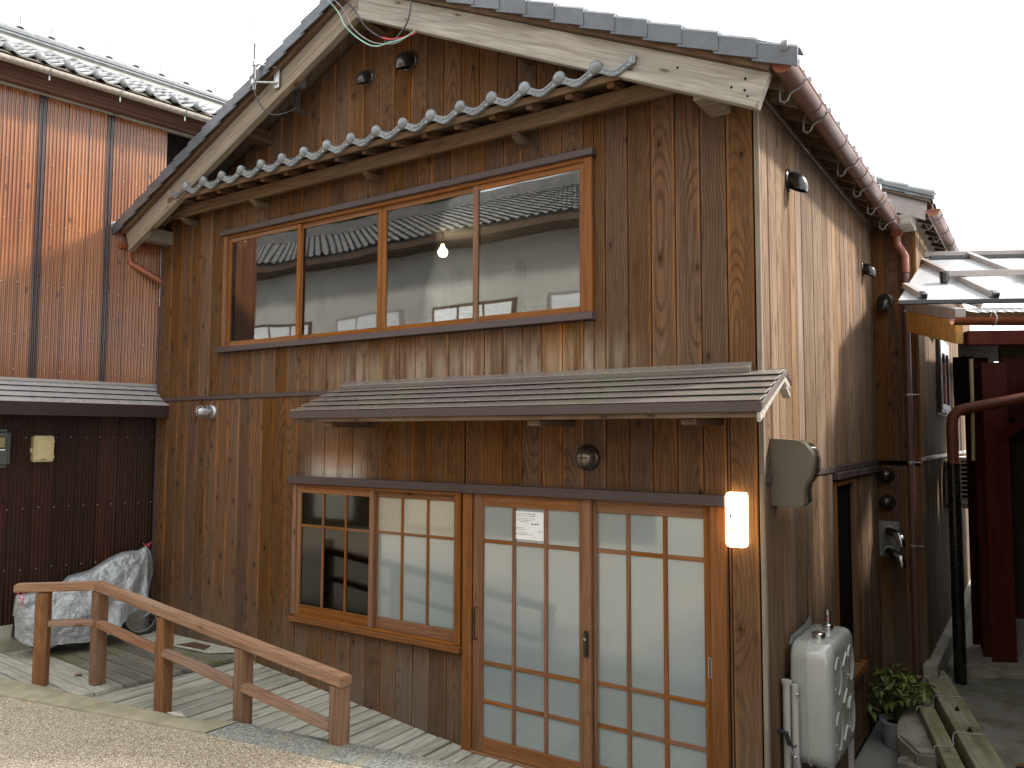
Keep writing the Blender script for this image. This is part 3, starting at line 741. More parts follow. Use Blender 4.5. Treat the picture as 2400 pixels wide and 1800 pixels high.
# ---- notice
nb = MB().box(-1.708, -1.470, -.0335, -.0325, 1.512, 1.705).build('notice', 'paper', None, (-1.6, -.033, 1.6))
tag(nb, 'white printed paper notice on the upper middle pane of the left door leaf', 'notice')
g = MB(); random.seed(11)
def textline(z, x0, x1, h=.004, wd=.012):
    x = x0
    while x < x1:
        w_ = random.uniform(.4, 1)*wd; g.box(x, min(x+w_, x1), -.0340, -.0336, z, z+h*random.uniform(.7, 1.2)); x += w_+random.uniform(.002, .006)
textline(1.686, -1.69, -1.535, .006, .007); textline(1.672, -1.695, -1.535, .006, .007)
textline(1.655, -1.70, -1.535, .003, .03); textline(1.643, -1.69, -1.56, .003, .02); textline(1.632, -1.66, -1.60, .003, .02)
textline(1.618, -1.57, -1.51, .008, .02); textline(1.592, -1.70, -1.63, .003, .03); textline(1.579, -1.70, -1.61, .003, .02)
textline(1.560, -1.70, -1.60, .003, .02); textline(1.546, -1.70, -1.56, .004, .02); textline(1.575, -1.51, -1.48, .003, .01); textline(1.566, -1.51, -1.475, .003, .01); textline(1.53, -1.56, -1.54, .003, .01)
tag(g.build('print', 'ink', nb, (-1.6, -.034, 1.6)), kind='stuff')
random.seed(8)

# ---- lit lamp by the door
lt = thing('wall_lantern', (-.14, -.02, 1.58), 'lit warm white box lantern with faint black characters right of the sliding door', 'lamp')
g = MB(); pr = [(-.192, -.018), (-.192, -.078), (-.177, -.102), (-.090, -.102), (-.076, -.078), (-.076, -.018)]
g = MB(); 
def ring_(z, s, c): return [((x_+.134)*s-.134, (y_*s), z) for x_, y_ in pr]
R0 = ring_(1.585, .90, 0); R1 = ring_(1.605, 1, 0); R2 = ring_(1.878, 1, 0); R3 = ring_(1.898, .90, 0)
g.add(R0+R1+R2+R3, [(5,4,3,2,1,0), (18,19,20,21,22,23)] + [(k*6+i, k*6+(i+1) % 6, (k+1)*6+(i+1) % 6, (k+1)*6+i) for k in range(3) for i in range(6)])
g.build('lamp_shade', 'lantern', lt, (-.14, -.02, 1.58), bevel=.003)
g = MB()
for (a, b, c, d) in ((-.158,-.150,1.752,1.775),(-.164,-.144,1.764,1.767),(-.135,-.133,1.755,1.772),(-.127,-.124,1.748,1.778),(-.170,-.158,1.690,1.693),(-.166,-.163,1.678,1.700),(-.150,-.148,1.675,1.700),(-.143,-.132,1.676,1.679),(-.143,-.132,1.686,1.689),(-.143,-.132,1.696,1.699),(-.138,-.136,1.676,1.700)):
    g.box(a-.0015, b+.0015, -.1045, -.1025, c-.001, d+.001)
g.build('lettering', 'inkf', lt, (-.14, -.1, 1.7))
MB().box(-.19, -.085, -.03, -.015, 1.60, 1.88).build('back_plate', 'mbrown', lt, (-.14, -.02, 1.6))

# ---- bargeboards and verge
def slope_board(side, d0, d1, y0, y1, x_in, x_out, name, mat, cutperp=True, bev=.004, extra=0):
    """strip following the roof slope; d0..d1 vertical offsets above zB"""
    s = 1 if side > 0 else -1; cx = -3.0
    Ln = []
    xi, xo = cx + s*x_in, cx + s*x_out
    k = .33*(d1-d0)*s if cutperp else 0
    P = []
    for (xx, dd) in ((xi, d0), (xo, d0), (xo+k, d1), (xi, d1)): P.append((xx, zB(xx)+dd))
    g = MB(); g.prism_y(P, y0, y1)
    ang = math.atan(.47)*s
    return g.build(name, mat, H, (xi, (y0+y1)/2, zB(xi)+(d0+d1)/2), bevel=bev, rot=Matrix.Rotation(ang, 4, 'Y'))
slope_board(1, 0, .225, -.345, -.300, 0.002, 3.115, 'bargeboard', 'barge')
slope_board(1, .0, .052, -.362, -.346, 0.002, 3.105, 'bargeboard_moulding', 'barge')
slope_board(-1, 0, .225, -.345, -.300, 0.002, 3.11, 'bargeboard', 'bargel')
slope_board(-1, .0, .052, -.362, -.346, 0.002, 3.10, 'bargeboard_moulding', 'bargel')
for s_ in (1, -1):
    slope_board(s_, .228, .292, -.385, -.28, .0, 3.19, 'verge_board', 'beam', bev=.003)
for k, (xx, zz) in enumerate(((-.03, 4.20), (.045, 4.165), (.06, 4.125), (-.35, 4.40), (.05, 4.23))):
    MB().lathe([(.007, 0), (.007, .004)], (xx, -.3665 if zz < zB(xx)+.05 else -.3455, zz), (0, -1, 0), 10).build('nail_hole', 'gap', H, (xx, -.34, zz))
# purlin ends
for (a, b, zc) in ((-.270, -.140, 4.19), (-6.03, -5.90, 4.15)):
    MB().box(a, b, -.312, .01, zc, zc+.13).build('purlin_end', 'bargel', H, ((a+b)/2, 0, zc), bevel=.005)
for xx in (-1.55, -4.45, -3.06):
    zc = zB(xx)+.07
    MB().box(xx-.06, xx+.06, -.298, .01, zc-.02, zc+.10).build('purlin_end', 'rafter', H, (xx, 0, zc), bevel=.005)
# soffit boards and rafters
g = MB()
for s in (1, -1):
    xo = -3.0 + s*3.24
    g.hexa([(-3.0, -.36, zB(-3.0)+.285), (xo, -.36, zB(xo)+.285), (xo, 3.9, zB(xo)+.285), (-3.0, 3.9, zB(-3.0)+.285),
            (-3.0, -.36, zB(-3.0)+.305), (xo, -.36, zB(xo)+.305), (xo, 3.9, zB(xo)+.305), (-3.0, 3.9, zB(-3.0)+.305)])
g.build('roof_sheathing', 'beam', H, (-3, 1.5, 5))
y = -.10; k = 0
while y < 3.75:
    for s in (1, -1):
        xa, xb = -3.0+s*2.6, -3.0+s*3.21
        g = MB(); g.beam((xa, y, zB(xa)+.250), (xb, y, zB(xb)+.250), .045, .065)
        g.build('rafter', 'beam', H, (xa, y, zB(xa)+.25), bevel=.003, rot=Matrix.Rotation(math.atan(.47)*s, 4, 'Y'))
    y += .285
MB().box(.215, .235, -.30, 3.8, zB(.22)+.225, zB(.22)+.285).build('fascia', 'beam', H, (.22, 1.5, 4.2), bevel=.003)
# gap boarding above the sheathing at the gable
# roof tile field: wavy sheet along y, stepped down the slope
def tile_field(x_in, x_out, s, name):
    g = MB(); ny = 16*8; 
    xs_ = []; x_ = x_in
    courses = int((x_out-x_in)/.215)
    def f(u, v):
        yy = -.30 + u*4.2; vv = v*courses*3; c = int(vv//3); fr = (vv % 3)
        if c >= courses: c = courses-1; fr = 3
        fr = {0:0, 1:.02, 2:.98, 3:1}.get(int(round(fr)), 0)
        xx = x_in + (c+fr)*.215
        X = -3.0 + s*xx
        return (X, yy, zB(X) + .33 + .022*math.cos(2*math.pi*(yy+.3)/.265) + (.018*(1-fr) if False else .018*fr))
    g.grid(f, ny, courses*3)
    return g.build(name, 'tile', H, (-3, 1.5, 5), smooth=True, angle=60)
tile_field(.0, 3.26, 1, 'tile_field'); tile_field(.0, 3.26, -1, 'tile_field')
# verge tiles
def verge_mesh(s):
    g = MB()
    Lx = .245
    # cross-section in (y, dz): side skirt and rounded top
    pr = [(-.425, -.105), (-.425, .0), (-.405, .020), (-.36, .028), (-.28, .020), (-.28, .008), (-.36, .016), (-.395, .010), (-.412, -.005), (-.412, -.105)]
    sl = .47
    g.prism(pr, lambda a, b: (0, a, b-.006), lambda a, b: (s*Lx, a-.006, b-sl*Lx+.012))
    return g
for s in (1, -1):
    base = None; x_ = .10
    while x_ < 3.12:
        X = -3.0+s*x_
        m = Matrix.Translation((X, 0, zB(X)+.375-.02))
        if base is None: base = verge_mesh(s).build('verge_tile', 'tiledk', H, (X, 0, zB(X)+.355), local=True, smooth=True, angle=30)
        else: clone(base, H, m)
        x_ += .215
    # eave tiles along the gutter
    X = -3.0+s*3.30
    base = None
    y_ = -.28
    while y_ < 3.75:
        if base is None:
            g = MB(); N_ = 10
            prf = [(-.1325+.265*i/N_, .022*math.cos(2*math.pi*i/N_)) for i in range(N_+1)]
            outl = prf + [(a, b-.022) for a, b in prf[::-1]]
            g.prism(outl, lambda a, b: (-s*.30, a, b+.141+.0), lambda a, b: (0, a, b))
            g.lathe([(.001, -.002), (.036, -.002), (.038, .004), (.038, .03)], (s*.004, -.1325, .014), (-s, 0, 0), 14)
            base = g.build('eave_tile', 'tile', H, (X, y_, zB(X)+.352), local=True, smooth=True, angle=50)
        else: clone(base, H, Matrix.Translation((X, y_, zB(X)+.352)))
        y_ += .265
MB().box(-3.14, -2.86, -.36, 3.9, zB(-3)+.34, zB(-3)+.50).build('ridge_tiles', 'tile', H, (-3, 1.5, 5.9), bevel=.03, bseg=3)

# ---- gutter on the right eave
gt = None
def gutter(parent, cx, cz, y0, y1, r, mat, axisdir=None):
    g = MB(); n_ = 12
    out_ = [(cx + r*math.cos(math.pi+math.pi*i/n_), cz + r*math.sin(math.pi+math.pi*i/n_)) for i in range(n_+1)]
    inn = [(cx + (r-.004)*math.cos(2*math.pi-math.pi*i/n_), cz + (r-.004)*math.sin(2*math.pi-math.pi*i/n_)) for i in range(n_+1)]
    g.prism_y(out_+inn, y0, y1)
    o = g.build('gutter', mat, parent, (cx, (y0+y1)/2, cz), smooth=True, angle=40)
    g = MB(); g.prism_y(out_, y0-.004, y0-.0005); g.box(cx-r-.008, cx+r+.008, y0-.010, y0+.004, cz-.004, cz+.008)
    g.tube([(cx+r, y0, cz), (cx+r, y1, cz)], .006, 6)
    g.build('gutter_end_cap', 'gutterr' if mat == 'gutter' else mat, o, (cx, y0, cz))
    return o
gt = gutter(H, .262, 4.262, -.37, 3.62, .060, 'gutter')
for y_ in (.28, 1.0, 1.75, 2.5, 3.2):
    g = MB(); g.tube([(.262+.0615*math.cos(a), y_, 4.262+.0615*math.sin(a)) for a in [math.pi+math.pi*i/12 for i in range(13)]], .0035, 6)
    g.build('gutter_joint', 'gutter', gt, (.262, y_, 4.26), smooth=True)
for y_ in (-.12, .42, 1.42, 2.02, 2.62, 3.22):
    g = MB(); g.tube([(.315, y_, 4.30), (.322, y_, 4.24), (.29, y_, 4.205), (.262, y_, 4.196), (.235, y_, 4.18), (.222, y_, 4.150), (.200, y_, 4.138), (.178, y_, 4.155), (.178, y_, 4.20), (.19, y_, 4.26)], .006, 6)
    g.build('gutter_hook', 'steelg', gt, (.24, y_, 4.2), smooth=True)
# downpipe on the return wall
dp = thing('downpipe', (.345, 3.60, -.1), 'brown downpipe running down the dark corner between the house and its rear wing', 'drainpipe')
g = MB(); g.box(.215, .315, 3.60, 3.70, 4.16, 4.30); g.build('hopper', 'gutterr', dp, (.26, 3.6, 4.2), bevel=.012, bseg=2)
g = MB(); g.tube([(.262, 3.65, 4.18), (.262, 3.65, 4.08), (.30, 3.66, 4.02), (.325, 3.67, 3.96), (.325, 3.67, 3.80)], .036, 12); g.build('elbow', 'gutterr', dp, (.3, 3.6, 4), smooth=True)
g = MB(); g.tube([(.325, 3.67, 3.84), (.325, 3.67, -.1)], .030, 12); g.build('pipe', 'gutter', dp, (.345, 3.6, 2), smooth=True)
for z_ in (3.42, 2.62, 1.98, 1.2):
    MB().lathe([(.034, 0), (.034, .02)], (.325, 3.67, z_), (0, 0, 1), 12).box(.36, .41, 3.665, 3.675, z_+.005, z_+.015).build('pipe_clip', 'steel', dp, (.345, 3.6, z_))
# left gutter stub and downpipe
lg = thing('corner_downpipe', (-6.2, -.3, 4.0), 'rust-brown gutter end with bent downpipe at the left eave of the cedar house', 'drainpipe')
g = MB(); n_ = 12; cx, cz, r = -6.27, 4.145, .055
out_ = [(cx + r*math.cos(math.pi+math.pi*i/n_), cz + r*math.sin(math.pi+math.pi*i/n_)) for i in range(n_+1)]
inn = [(cx + (r-.004)*math.cos(2*math.pi-math.pi*i/n_), cz + (r-.004)*math.sin(2*math.pi-math.pi*i/n_)) for i in range(n_+1)]
g.prism_y(out_+inn, -.36, .6); g.prism_y(out_, -.364, -.3605); g.build('gutter', 'gutterr', lg, (-6.27, 0, 4.14), smooth=True, angle=40)
g = MB(); g.tube([(-6.27, -.25, 4.10), (-6.27, -.25, 4.00), (-6.255, -.235, 3.955), (-6.20, -.19, 3.92), (-6.08, -.03, 3.80), (-6.10, .06, 3.74)], .033, 12); g.build('pipe', 'gutterr', lg, (-6.27, -.2, 4), smooth=True)
g = MB(); g.tube([(-6.27, -.25, 4.01), (-6.27, -.25, 3.985)], .038, 12); g.build('socket', 'gutterr', lg, (-6.27, -.2, 4), smooth=True)
MB().box(-6.16, -6.13, .02, .06, 3.55, 4.15).build('flashing', 'white', lg, (-6.15, .04, 3.9))

# ---- tiled pent roof
g = MB().box(-5.66, -.40, -.190, -.145, 4.338, 4.442); g.build('pent_beam', 'beam', H, (-3, -.16, 4.4), bevel=.005)
for xx in (-1.62, -3.06, -4.45, -5.5):
    g = MB(); g.prism_x([(0, 4.278), (-.12, 4.284), (-.150, 4.300), (-.200, 4.336), (0, 4.336)], xx-.03, xx+.03)
    g.build('bracket', 'beam', H, (xx, 0, 4.33), bevel=.004)
x_ = -5.35; base = None
while x_ < -.62:
    if base is None:
        g = MB(); g.beam((0, 0, .090), (0, -.325, .0), .048, .046); base = g.build('rafter', 'rafter', H, (x_, 0, 4.426), local=True, bevel=.003)
    else: clone(base, H, Matrix.Translation((x_, 0, 4.426)))
    x_ += .303
g = MB(); g.hexa([(-5.50, -.34, 4.450), (-.63, -.34, 4.450), (-.63, 0, 4.546), (-5.50, 0, 4.546), (-5.50, -.34, 4.460), (-.63, -.34, 4.460), (-.63, 0, 4.556), (-5.50, 0, 4.556)])
g.build('pent_sheathing', 'beam', H, (-3, -.2, 4.55))
g = MB(); g.box(-5.48, -.64, -.352, -.336, 4.428, 4.478); g.build('pent_fascia', 'beam', H, (-3, -.34, 4.47), bevel=.003)
def pent_tile():
    g = MB(); N_ = 12; p = .2682
    # S-shaped pan, lip at front
    def zc(u): return .026*math.cos(2*math.pi*u) if True else 0
    prf = [(p*i/N_, zc(i/N_)) for i in range(N_+1)]
    outl = prf + [(a, b-.014) for a, b in prf[::-1]]
    g.prism(outl, lambda a, b: (a, -.36, b), lambda a, b: (a, 0, b+.110))
    lip = prf + [(a, b-.050) for a, b in prf[::-1]]
    g.prism(lip, lambda a, b: (a, -.378, b+.004), lambda a, b: (a, -.358, b+.004))
    rim = [(p*(.18+.64*i/8), zc(.18+.64*i/8)-.008) for i in range(9)]
    g.prism(rim + [(a, b-.005) for a, b in rim[::-1]], lambda a, b: (a, -.383, b), lambda a, b: (a, -.377, b))
    rim2 = [(p*(.18+.64*i/8), zc(.18+.64*i/8)-.036) for i in range(9)]
    g.prism(rim2 + [(a, b-.005) for a, b in rim2[::-1]], lambda a, b: (a, -.383, b), lambda a, b: (a, -.377, b))
    for i in range(7):       # relief of a scrolling vine
        u = .25+.5*i/6; cx_ = p*u; cz_ = zc(u)-.024
        g.lathe([(.007, 0), (.005, .005), (.001, .006)], (cx_, -.378, cz_+.005*(-1)**i), (0, -1, 0), 7)
    return g
def pent_disc():
    return MB().lathe([(.030, -.03), (.043, -.02), (.0455, 0), (.043, .012), (.030, .021), (.014, .025), (.0015, .026)], (0, -.372, .020), (0, -1, 0), 22)
bx0 = -5.168; base = None
for k in range(18):
    X = bx0 + .2682*(k-1); m = Matrix.Translation((X, 0, 4.510))
    if base is None:
        base = pent_tile().build('pent_tile', 'tile', H, (X, 0, 4.510), local=True, smooth=True, angle=40)
        bd = pent_disc().build('tile_disc', 'tile', base, (X+.2682, 0, 4.510), local=True, smooth=True, angle=60)
    else:
        c = clone(base, H, m)
        if k < 17: clone(bd, c, Matrix.Translation((X+.2682, 0, 4.510)))
MB().box(-.66+.008, -.62, -.383, -.02, 4.49, 4.545).build('tile_end', 'tile', H, (-.64, -.2, 4.5), bevel=.006)

# ---- metal canopy over window and door
cz0, cz1, yw, yf = 2.612, 2.408, -.018, -.5
xl_, xr_ = -3.485, .150
def cz(y): return cz0 + (cz1-cz0)*((yw-y)/(yw-yf))
n_ = 5
for k in range(n_):
    ya = yw + (yf-yw)*k/n_; yb = yw + (yf-yw)*(k+1)/n_
    lift = .019; a, b = xl_, xr_
    yb -= .014
    g = MB()
    g.hexa([(a, ya+.01, cz(ya)+.0), (b, ya+.01, cz(ya)+.0), (b, yb, cz(yb)+lift-.006), (a, yb, cz(yb)+lift-.006),
            (a, ya+.01, cz(ya)+.006), (b, ya+.01, cz(ya)+.006), (b, yb, cz(yb)+lift), (a, yb, cz(yb)+lift)])
    g.build('canopy_sheet', 'roofmet', H, (-1.7, yb, cz(yb)), bevel=.0015)
MB().box(xl_-.012, xr_+.002, -.512, -.497, 2.355, 2.413).build('canopy_fascia', 'mbrown', H, (-1.7, -.5, 2.38), bevel=.003)
MB().box(xl_+.05, xr_-.01, -.495, -.470, 2.325, 2.372).build('canopy_fascia_board', 'beam', H, (-1.7, -.48, 2.35), bevel=.003)
g = MB(); g.hexa([(xl_+.03, -.5, 2.372), (xr_-.02, -.5, 2.372), (xr_-.02, -.0, 2.57), (xl_+.03, -.0, 2.57), (xl_+.03, -.5, 2.395), (xr_-.02, -.5, 2.395), (xr_-.02, -.0, 2.595), (xl_+.03, -.0, 2.595)])
g.build('canopy_soffit', 'beam', H, (-1.7, -.2, 2.4))
g = MB(); g.prism_x([(-.016, 2.600), (-.075, 2.600), (-.085, 2.632), (-.016, 2.668)], -3.40, -.035); g.build('canopy_flashing', 'roofmet', H, (-1.7, -.05, 2.62), bevel=.002)
for xx in (-3.12, -1.28, -.26):
    g = MB(); g.box(xx-.045, xx+.045, -.47, -.0, 2.288, 2.326); g.build('canopy_bracket', 'rafter', H, (xx, -.2, 2.3), bevel=.004)
# gablet at the right end: short back slope, barge pieces
g = MB(); g.hexa([(.03, -.02, 2.585), (xr_, -.02, 2.585), (xr_, .115, 2.525), (.03, .115, 2.525), (.03, -.02, 2.618), (xr_+.004, -.02, 2.618), (xr_+.004, .118, 2.55), (.03, .118, 2.55)]); g.build('canopy_back_sheet', 'mbrown', H, (.1, .05, 2.57), bevel=.002)
g = MB(); g.prism_x([(-.505, 2.405), (-.018, 2.612), (-.018, 2.585), (-.505, 2.365)], xr_+.001, xr_+.012); g.build('canopy_edge_trim', 'roofmet', H, (.15, -.2, 2.5))
g = MB(); g.prism_x([(-.505, 2.30), (-.505, 2.364), (-.018, 2.583), (.09, 2.535), (.09, 2.495), (-.02, 2.54), (-.20, 2.455)], xr_-.022, xr_-.002); g.build('canopy_bargeboard', 'barge', H, (.14, -.2, 2.45), bevel=.003)
g = MB(); g.prism_x([(-.012, 2.50), (-.012, 2.528), (.075, 2.475), (.075, 2.447)], xr_-.040, xr_+.004); g.build('canopy_back_board', 'barge', H, (.14, .03, 2.49), bevel=.003)
MB().box(.02, .10, -.31, -.25, 2.33, 2.38).build('canopy_bracket', 'barge', H, (.06, -.28, 2.35), bevel=.003)

# ---- side window opening
sw = MB().box(-.02, .022, 1.90, 2.60, 1.84, 1.88).build('window', 'frameh', H, (0, 2.5, .3), bevel=.003)
pieces('jamb', 'frame', sw, [(-.02, .022, 1.84, 1.90, .34, 1.88), (-.02, .022, 2.60, 2.68, .34, 1.88)])
MB().box(0, .055, 1.80, 3.70, 1.895, 1.950).build('head_flashing', 'mbrown', sw, (0, 2.7, 1.9), bevel=.003)
MB().box(-.02, .07, 1.80, 2.72, .275, .335).build('window_sill', 'frameh', sw, (0, 2.3, .3), bevel=.003)
MB().box(-.035, -.025, 1.9, 2.6, .34, 1.88).build('pane', 'gap', sw, (0, 2.2, .4))
y = 2.68
while y < 3.7:
    splank(y, min(y+.16, 3.74), -.35, 1.9); y += .16
# ---- wall vents etc (things fixed on the house)
def hood(name, loc, dirv, r, mat, label, group=None, tip='open'):
    t_ = thing(name, loc, label, 'vent', group); l = Vector(loc); d = Vector(dirv).normalized(); dn = Vector((0, 0, -1))
    g = MB(); g.lathe([(r*1.32, 0), (r*1.32, .006), (r*1.2, .011), (r*1.02, .013)], l, d, 24); g.build('flange', mat, t_, tuple(l), smooth=True)
    # hood: quarter-sphere bent to face down
    g = MB(); seg = 18; rows = 8; P = []; fs = []
    for i in range(rows+1):
        a = (math.pi/2+.35)*i/rows; c0 = l + d*(.012)
        ax = (d*math.cos(a) + dn*math.sin(a)); piv = c0 + dn*r*1.02
        ctr = piv + (d*math.sin(a) - dn*math.cos(a))*r*1.02
        for k in range(seg):
            q = 2*math.pi*k/seg; sd = d.cross(dn)
            nrm = (d*math.sin(a) - dn*math.cos(a))
            P.append(ctr + nrm*(math.cos(q)*r) + sd*(math.sin(q)*r))
    for i in range(rows):
        for k in range(seg): j = (k+1) % seg; fs.append((i*seg+k, i*seg+j, (i+1)*seg+j, (i+1)*seg+k))
    g.add(P, fs); g.build('hood', mat, t_, tuple(l), smooth=True, angle=80)
    g = MB(); g.add([P[rows*seg+k] + (P[(rows-1)*seg+k]-P[rows*seg+k])*.6 for k in range(seg)], [tuple(range(seg))]); g.build('grille', 'gap', t_, tuple(l))
    return t_
hood('vent_hood', (-2.74, -.018, 5.22), (0, -1, 0), .062, 'bronze', 'larger round brown vent hood in the gable, right of its twin', 'gable vent hoods')
hood('vent_hood', (-3.20, -.018, 5.20), (0, -1, 0), .050, 'bronze', 'smaller round brown vent hood in the gable, nearer the cables', 'gable vent hoods')
hood('vent_hood', (.018, .66, 3.93), (1, 0, 0), .056, 'black', 'black vent hood on the sunlit side wall just under the eave near the corner', 'side wall vent hoods')
hood('vent_hood', (.018, 3.25, 3.80), (1, 0, 0), .050, 'black', 'black vent hood high on the shaded far end of the side wall', 'side wall vent hoods')
hood('vent_hood', (.13, 3.735, 3.55), (0, -1, 0), .058, 'black', 'black vent hood on the return wall just above the milky roof', 'side wall vent hoods')
def dome(loc, label):
    t_ = thing('vent_dome', loc, label, 'vent', 'domed vent caps on the dark return wall')
    MB().lathe([(.075, 0), (.075, .01), (.062, .03), (.060, .07), (.048, .10), (.025, .118), (.002, .122)], loc, (0, -1, 0), 20).build('cap', 'bronze', t_, loc, smooth=True, angle=50)
dome((.10, 3.735, 1.86), 'upper of two domed brown vent caps on the dark return wall')
dome((.10, 3.735, 1.60), 'lower of two domed brown vent caps on the dark return wall')
# ---- bulkhead lamps
def bulkhead(loc, body, gl, rr, ln, label, name='bulkhead_lamp'):
    t_ = thing(name, loc, label, 'lamp'); l = Vector(loc)
    MB().lathe([(rr*1.28, 0), (rr*1.28, .012), (rr*1.18, .028), (rr*1.02, .034), (rr*1.02, .05)], loc, (0, -1, 0), 24).build('base', body, t_, loc, smooth=True, angle=40)
    MB().lathe([(rr*.92, .03), (rr*.92, ln*.60), (rr*.84, ln*.75), (rr*.70, ln*.87), (rr*.48, ln*.96), (rr*.2, ln*.995), (.002, ln)], loc, (0, -1, 0), 24).build('globe', gl, t_, loc, smooth=True, angle=60)
    g = MB(); rc = rr*1.0
    for k in range(4):
        a = math.pi/2*k; pts = []
        for (r_, h_) in ((rr*1.05, .045), (rr*1.0, ln*.68), (rr*.86, ln*.88), (rr*.52, ln*1.02), (.0, ln*1.06)): pts.append((l.x+math.cos(a)*r_, l.y-h_, l.z+math.sin(a)*r_))
        g.tube(pts, .0025, 5)
    for h_, r_ in ((ln*.5, rr*1.0), (ln*.78, rr*.95)):
        g.tube([(l.x+math.cos(2*math.pi*i/20)*r_, l.y-h_, l.z+math.sin(2*math.pi*i/20)*r_) for i in range(21)], .0025, 5)
    g.build('guard', 'bronze' if body != 'steel' else 'steel', t_, loc, smooth=True)
bulkhead((-5.16, -.018, 2.445), 'steel', 'glassc', .055, .17, 'silver caged bulkhead lamp on the left part of the front wall under the belt')
MB().lathe([(.012, .03), (.03, .06), (.036, .10), (.03, .14), (.002, .155)], (-5.16, -.018, 2.445), (0, -1, 0), 16).build('bulb', 'white', [o for o in COL.objects if o.name.startswith('bulkhead_lamp')][0], (-5.16, -.02, 2.445), smooth=True)
bulkhead((-1.13, -.018, 2.085), 'bronze', 'lampmet', .068, .10, 'dark bronze round bulkhead lamp above the left door leaf', 'bulkhead_lamp')

# ---- meter cover on the side wall
mc = thing('meter_cover', (.1, .2, 1.8), 'taupe curved meter cover box on the side wall right of the lantern', 'meter box')
prf = [(.012, 1.815), (.012, 2.215)]
prf += [(.17, 2.205), (.215, 2.185), (.250, 2.14), (.262, 2.09), (.258, 2.03), (.235, 1.98), (.215, 1.95), (.208, 1.91), (.208, 1.84), (.195, 1.815)]
MB().prism_y(prf, .12, .27).build('cover', 'taupe', mc, (.1, .2, 1.8), bevel=.006, bseg=2, smooth=True, angle=30)
rim_ = prf[2:-1]
g = MB(); g.prism_y([(a*1.0+.012, b) for a, b in rim_]+[(a-.004, b) for a, b in rim_[::-1]], .165, .262); g.build('rim', 'glassc', mc, (.1, .2, 1.9), smooth=True, angle=40)

# ---- cables, insulators, antenna mast, junction box at the gable
def cable(name, pts, r, mat, label, cat='cable'):
    P = [Vector(p) for p in pts]; out = []
    for i in range(len(P)-1):
        p0 = P[max(i-1, 0)]; p1 = P[i]; p2 = P[i+1]; p3 = P[min(i+2, len(P)-1)]
        for k in range(6):
            t_ = k/6; out.append(.5*((2*p1) + (p2-p0)*t_ + (2*p0-5*p1+4*p2-p3)*t_*t_ + (3*p1-p0-3*p2+p3)*t_**3))
    out.append(P[-1])
    return tag(MB().tube(out, r, 6).build(name, mat, None, tuple(P[0]), smooth=True), label, cat)
cable('power_cable', [(-4.2, -3.4, 7.3), (-3.55, -1.0, 6.05), (-3.17, -.5, 5.63), (-2.97, -.5, 5.36), (-2.80, -.5, 5.20), (-2.66, -.5, 5.115), (-2.52, -.5, 5.10), (-2.43, -.42, 5.15), (-2.37, -.32, 5.27)], .0055, 'wireg', 'greenish cable ending white, lowest of the slack cables at the gable peak')
cable('power_cable', [(-4.1, -3.4, 7.3), (-3.45, -1.0, 6.02), (-3.09, -.5, 5.605), (-2.91, -.48, 5.34), (-2.74, -.48, 5.19), (-2.60, -.48, 5.125), (-2.48, -.44, 5.12), (-2.37, -.32, 5.26)], .005, 'steelg', 'middle grey cable of the slack cables at the gable peak')
cable('power_cable', [(-4.0, -3.4, 7.3), (-3.3, -1.0, 5.98), (-2.98, -.5, 5.573), (-2.80, -.46, 5.33), (-2.66, -.46, 5.21), (-2.55, -.45, 5.155), (-2.46, -.42, 5.15), (-2.36, -.32, 5.25)], .0055, 'wireb', 'red-tailed cable, uppermost of the slack cables at the gable peak')
MB().tube([(-2.62, -.462, 5.184), (-2.55, -.452, 5.155), (-2.46, -.422, 5.152), (-2.40, -.37, 5.19), (-2.355, -.315, 5.255)], .0072, 6).build('cable_tail', 'wirer', [o for o in COL.objects if o.name == 'power_cable.002'][0], (-2.5, -.4, 5.2), smooth=True)
cable('drop_cable', [(-2.40, -.42, 5.60), (-2.38, -.42, 5.38), (-2.42, -.42, 5.25), (-2.53, -.42, 5.165), (-2.63, -.42, 5.17), (-2.655, -.38, 5.22)], .006, 'wireb', 'dark cable looping down over the grey bargeboard at the gable peak')
an = thing('antenna_mast', (-4.05, -.40, 5.2), 'thin galvanised mast bracketed to the left bargeboard', 'antenna')
MB().tube([(-4.09, -.46, 5.15), (-4.09, -.46, 6.9)], .014, 8).build('mast', 'steel', an, (-4.09, -.46, 5.2), smooth=True)
g = MB(); g.box(-3.95, -3.885, -.372, -.366, 5.16, 5.36); g.tube([(-3.9, -.37, 5.33), (-4.09, -.46, 5.38)], .009, 8); g.tube([(-3.9, -.37, 5.20), (-4.09, -.46, 5.22)], .009, 8); g.box(-4.11, -4.07, -.48, -.44, 5.36, 5.40); g.box(-4.11, -4.07, -.48, -.44, 5.20, 5.24); g.build('bracket', 'steel', an, (-3.9, -.4, 5.2))
cable('antenna_cable', [(-4.08, -.475, 5.55), (-4.08, -.475, 5.2), (-4.04, -.46, 5.05), (-3.95, -.42, 4.93), (-3.85, -.36, 4.92), (-3.78, -.25, 5.0)], .006, 'wireb', 'black cable hanging from the antenna mast in a loop')
jb = thing('junction_box', (-3.88, -.2, 5.2), 'small grey junction box with cable tails under the left bargeboard', 'box')
MB().box(-3.92, -3.78, -.24, -.17, 5.20, 5.33).build('case', 'steelg', jb, (-3.88, -.2, 5.2), bevel=.006, bseg=2)
MB().box(-3.89, -3.81, -.243, -.239, 5.23, 5.30).build('cover', 'black', jb, (-3.88, -.2, 5.2))
for k, xx in enumerate((-3.88, -3.85, -3.82)):
    MB().tube([(xx, -.2, 5.20), (xx-.01, -.2, 5.10), (xx-.02, -.18, 5.02), (xx+.02, -.1, 5.0)], .006, 6).build('cable_tail', 'wireb', jb, (xx, -.2, 5.1), smooth=True)

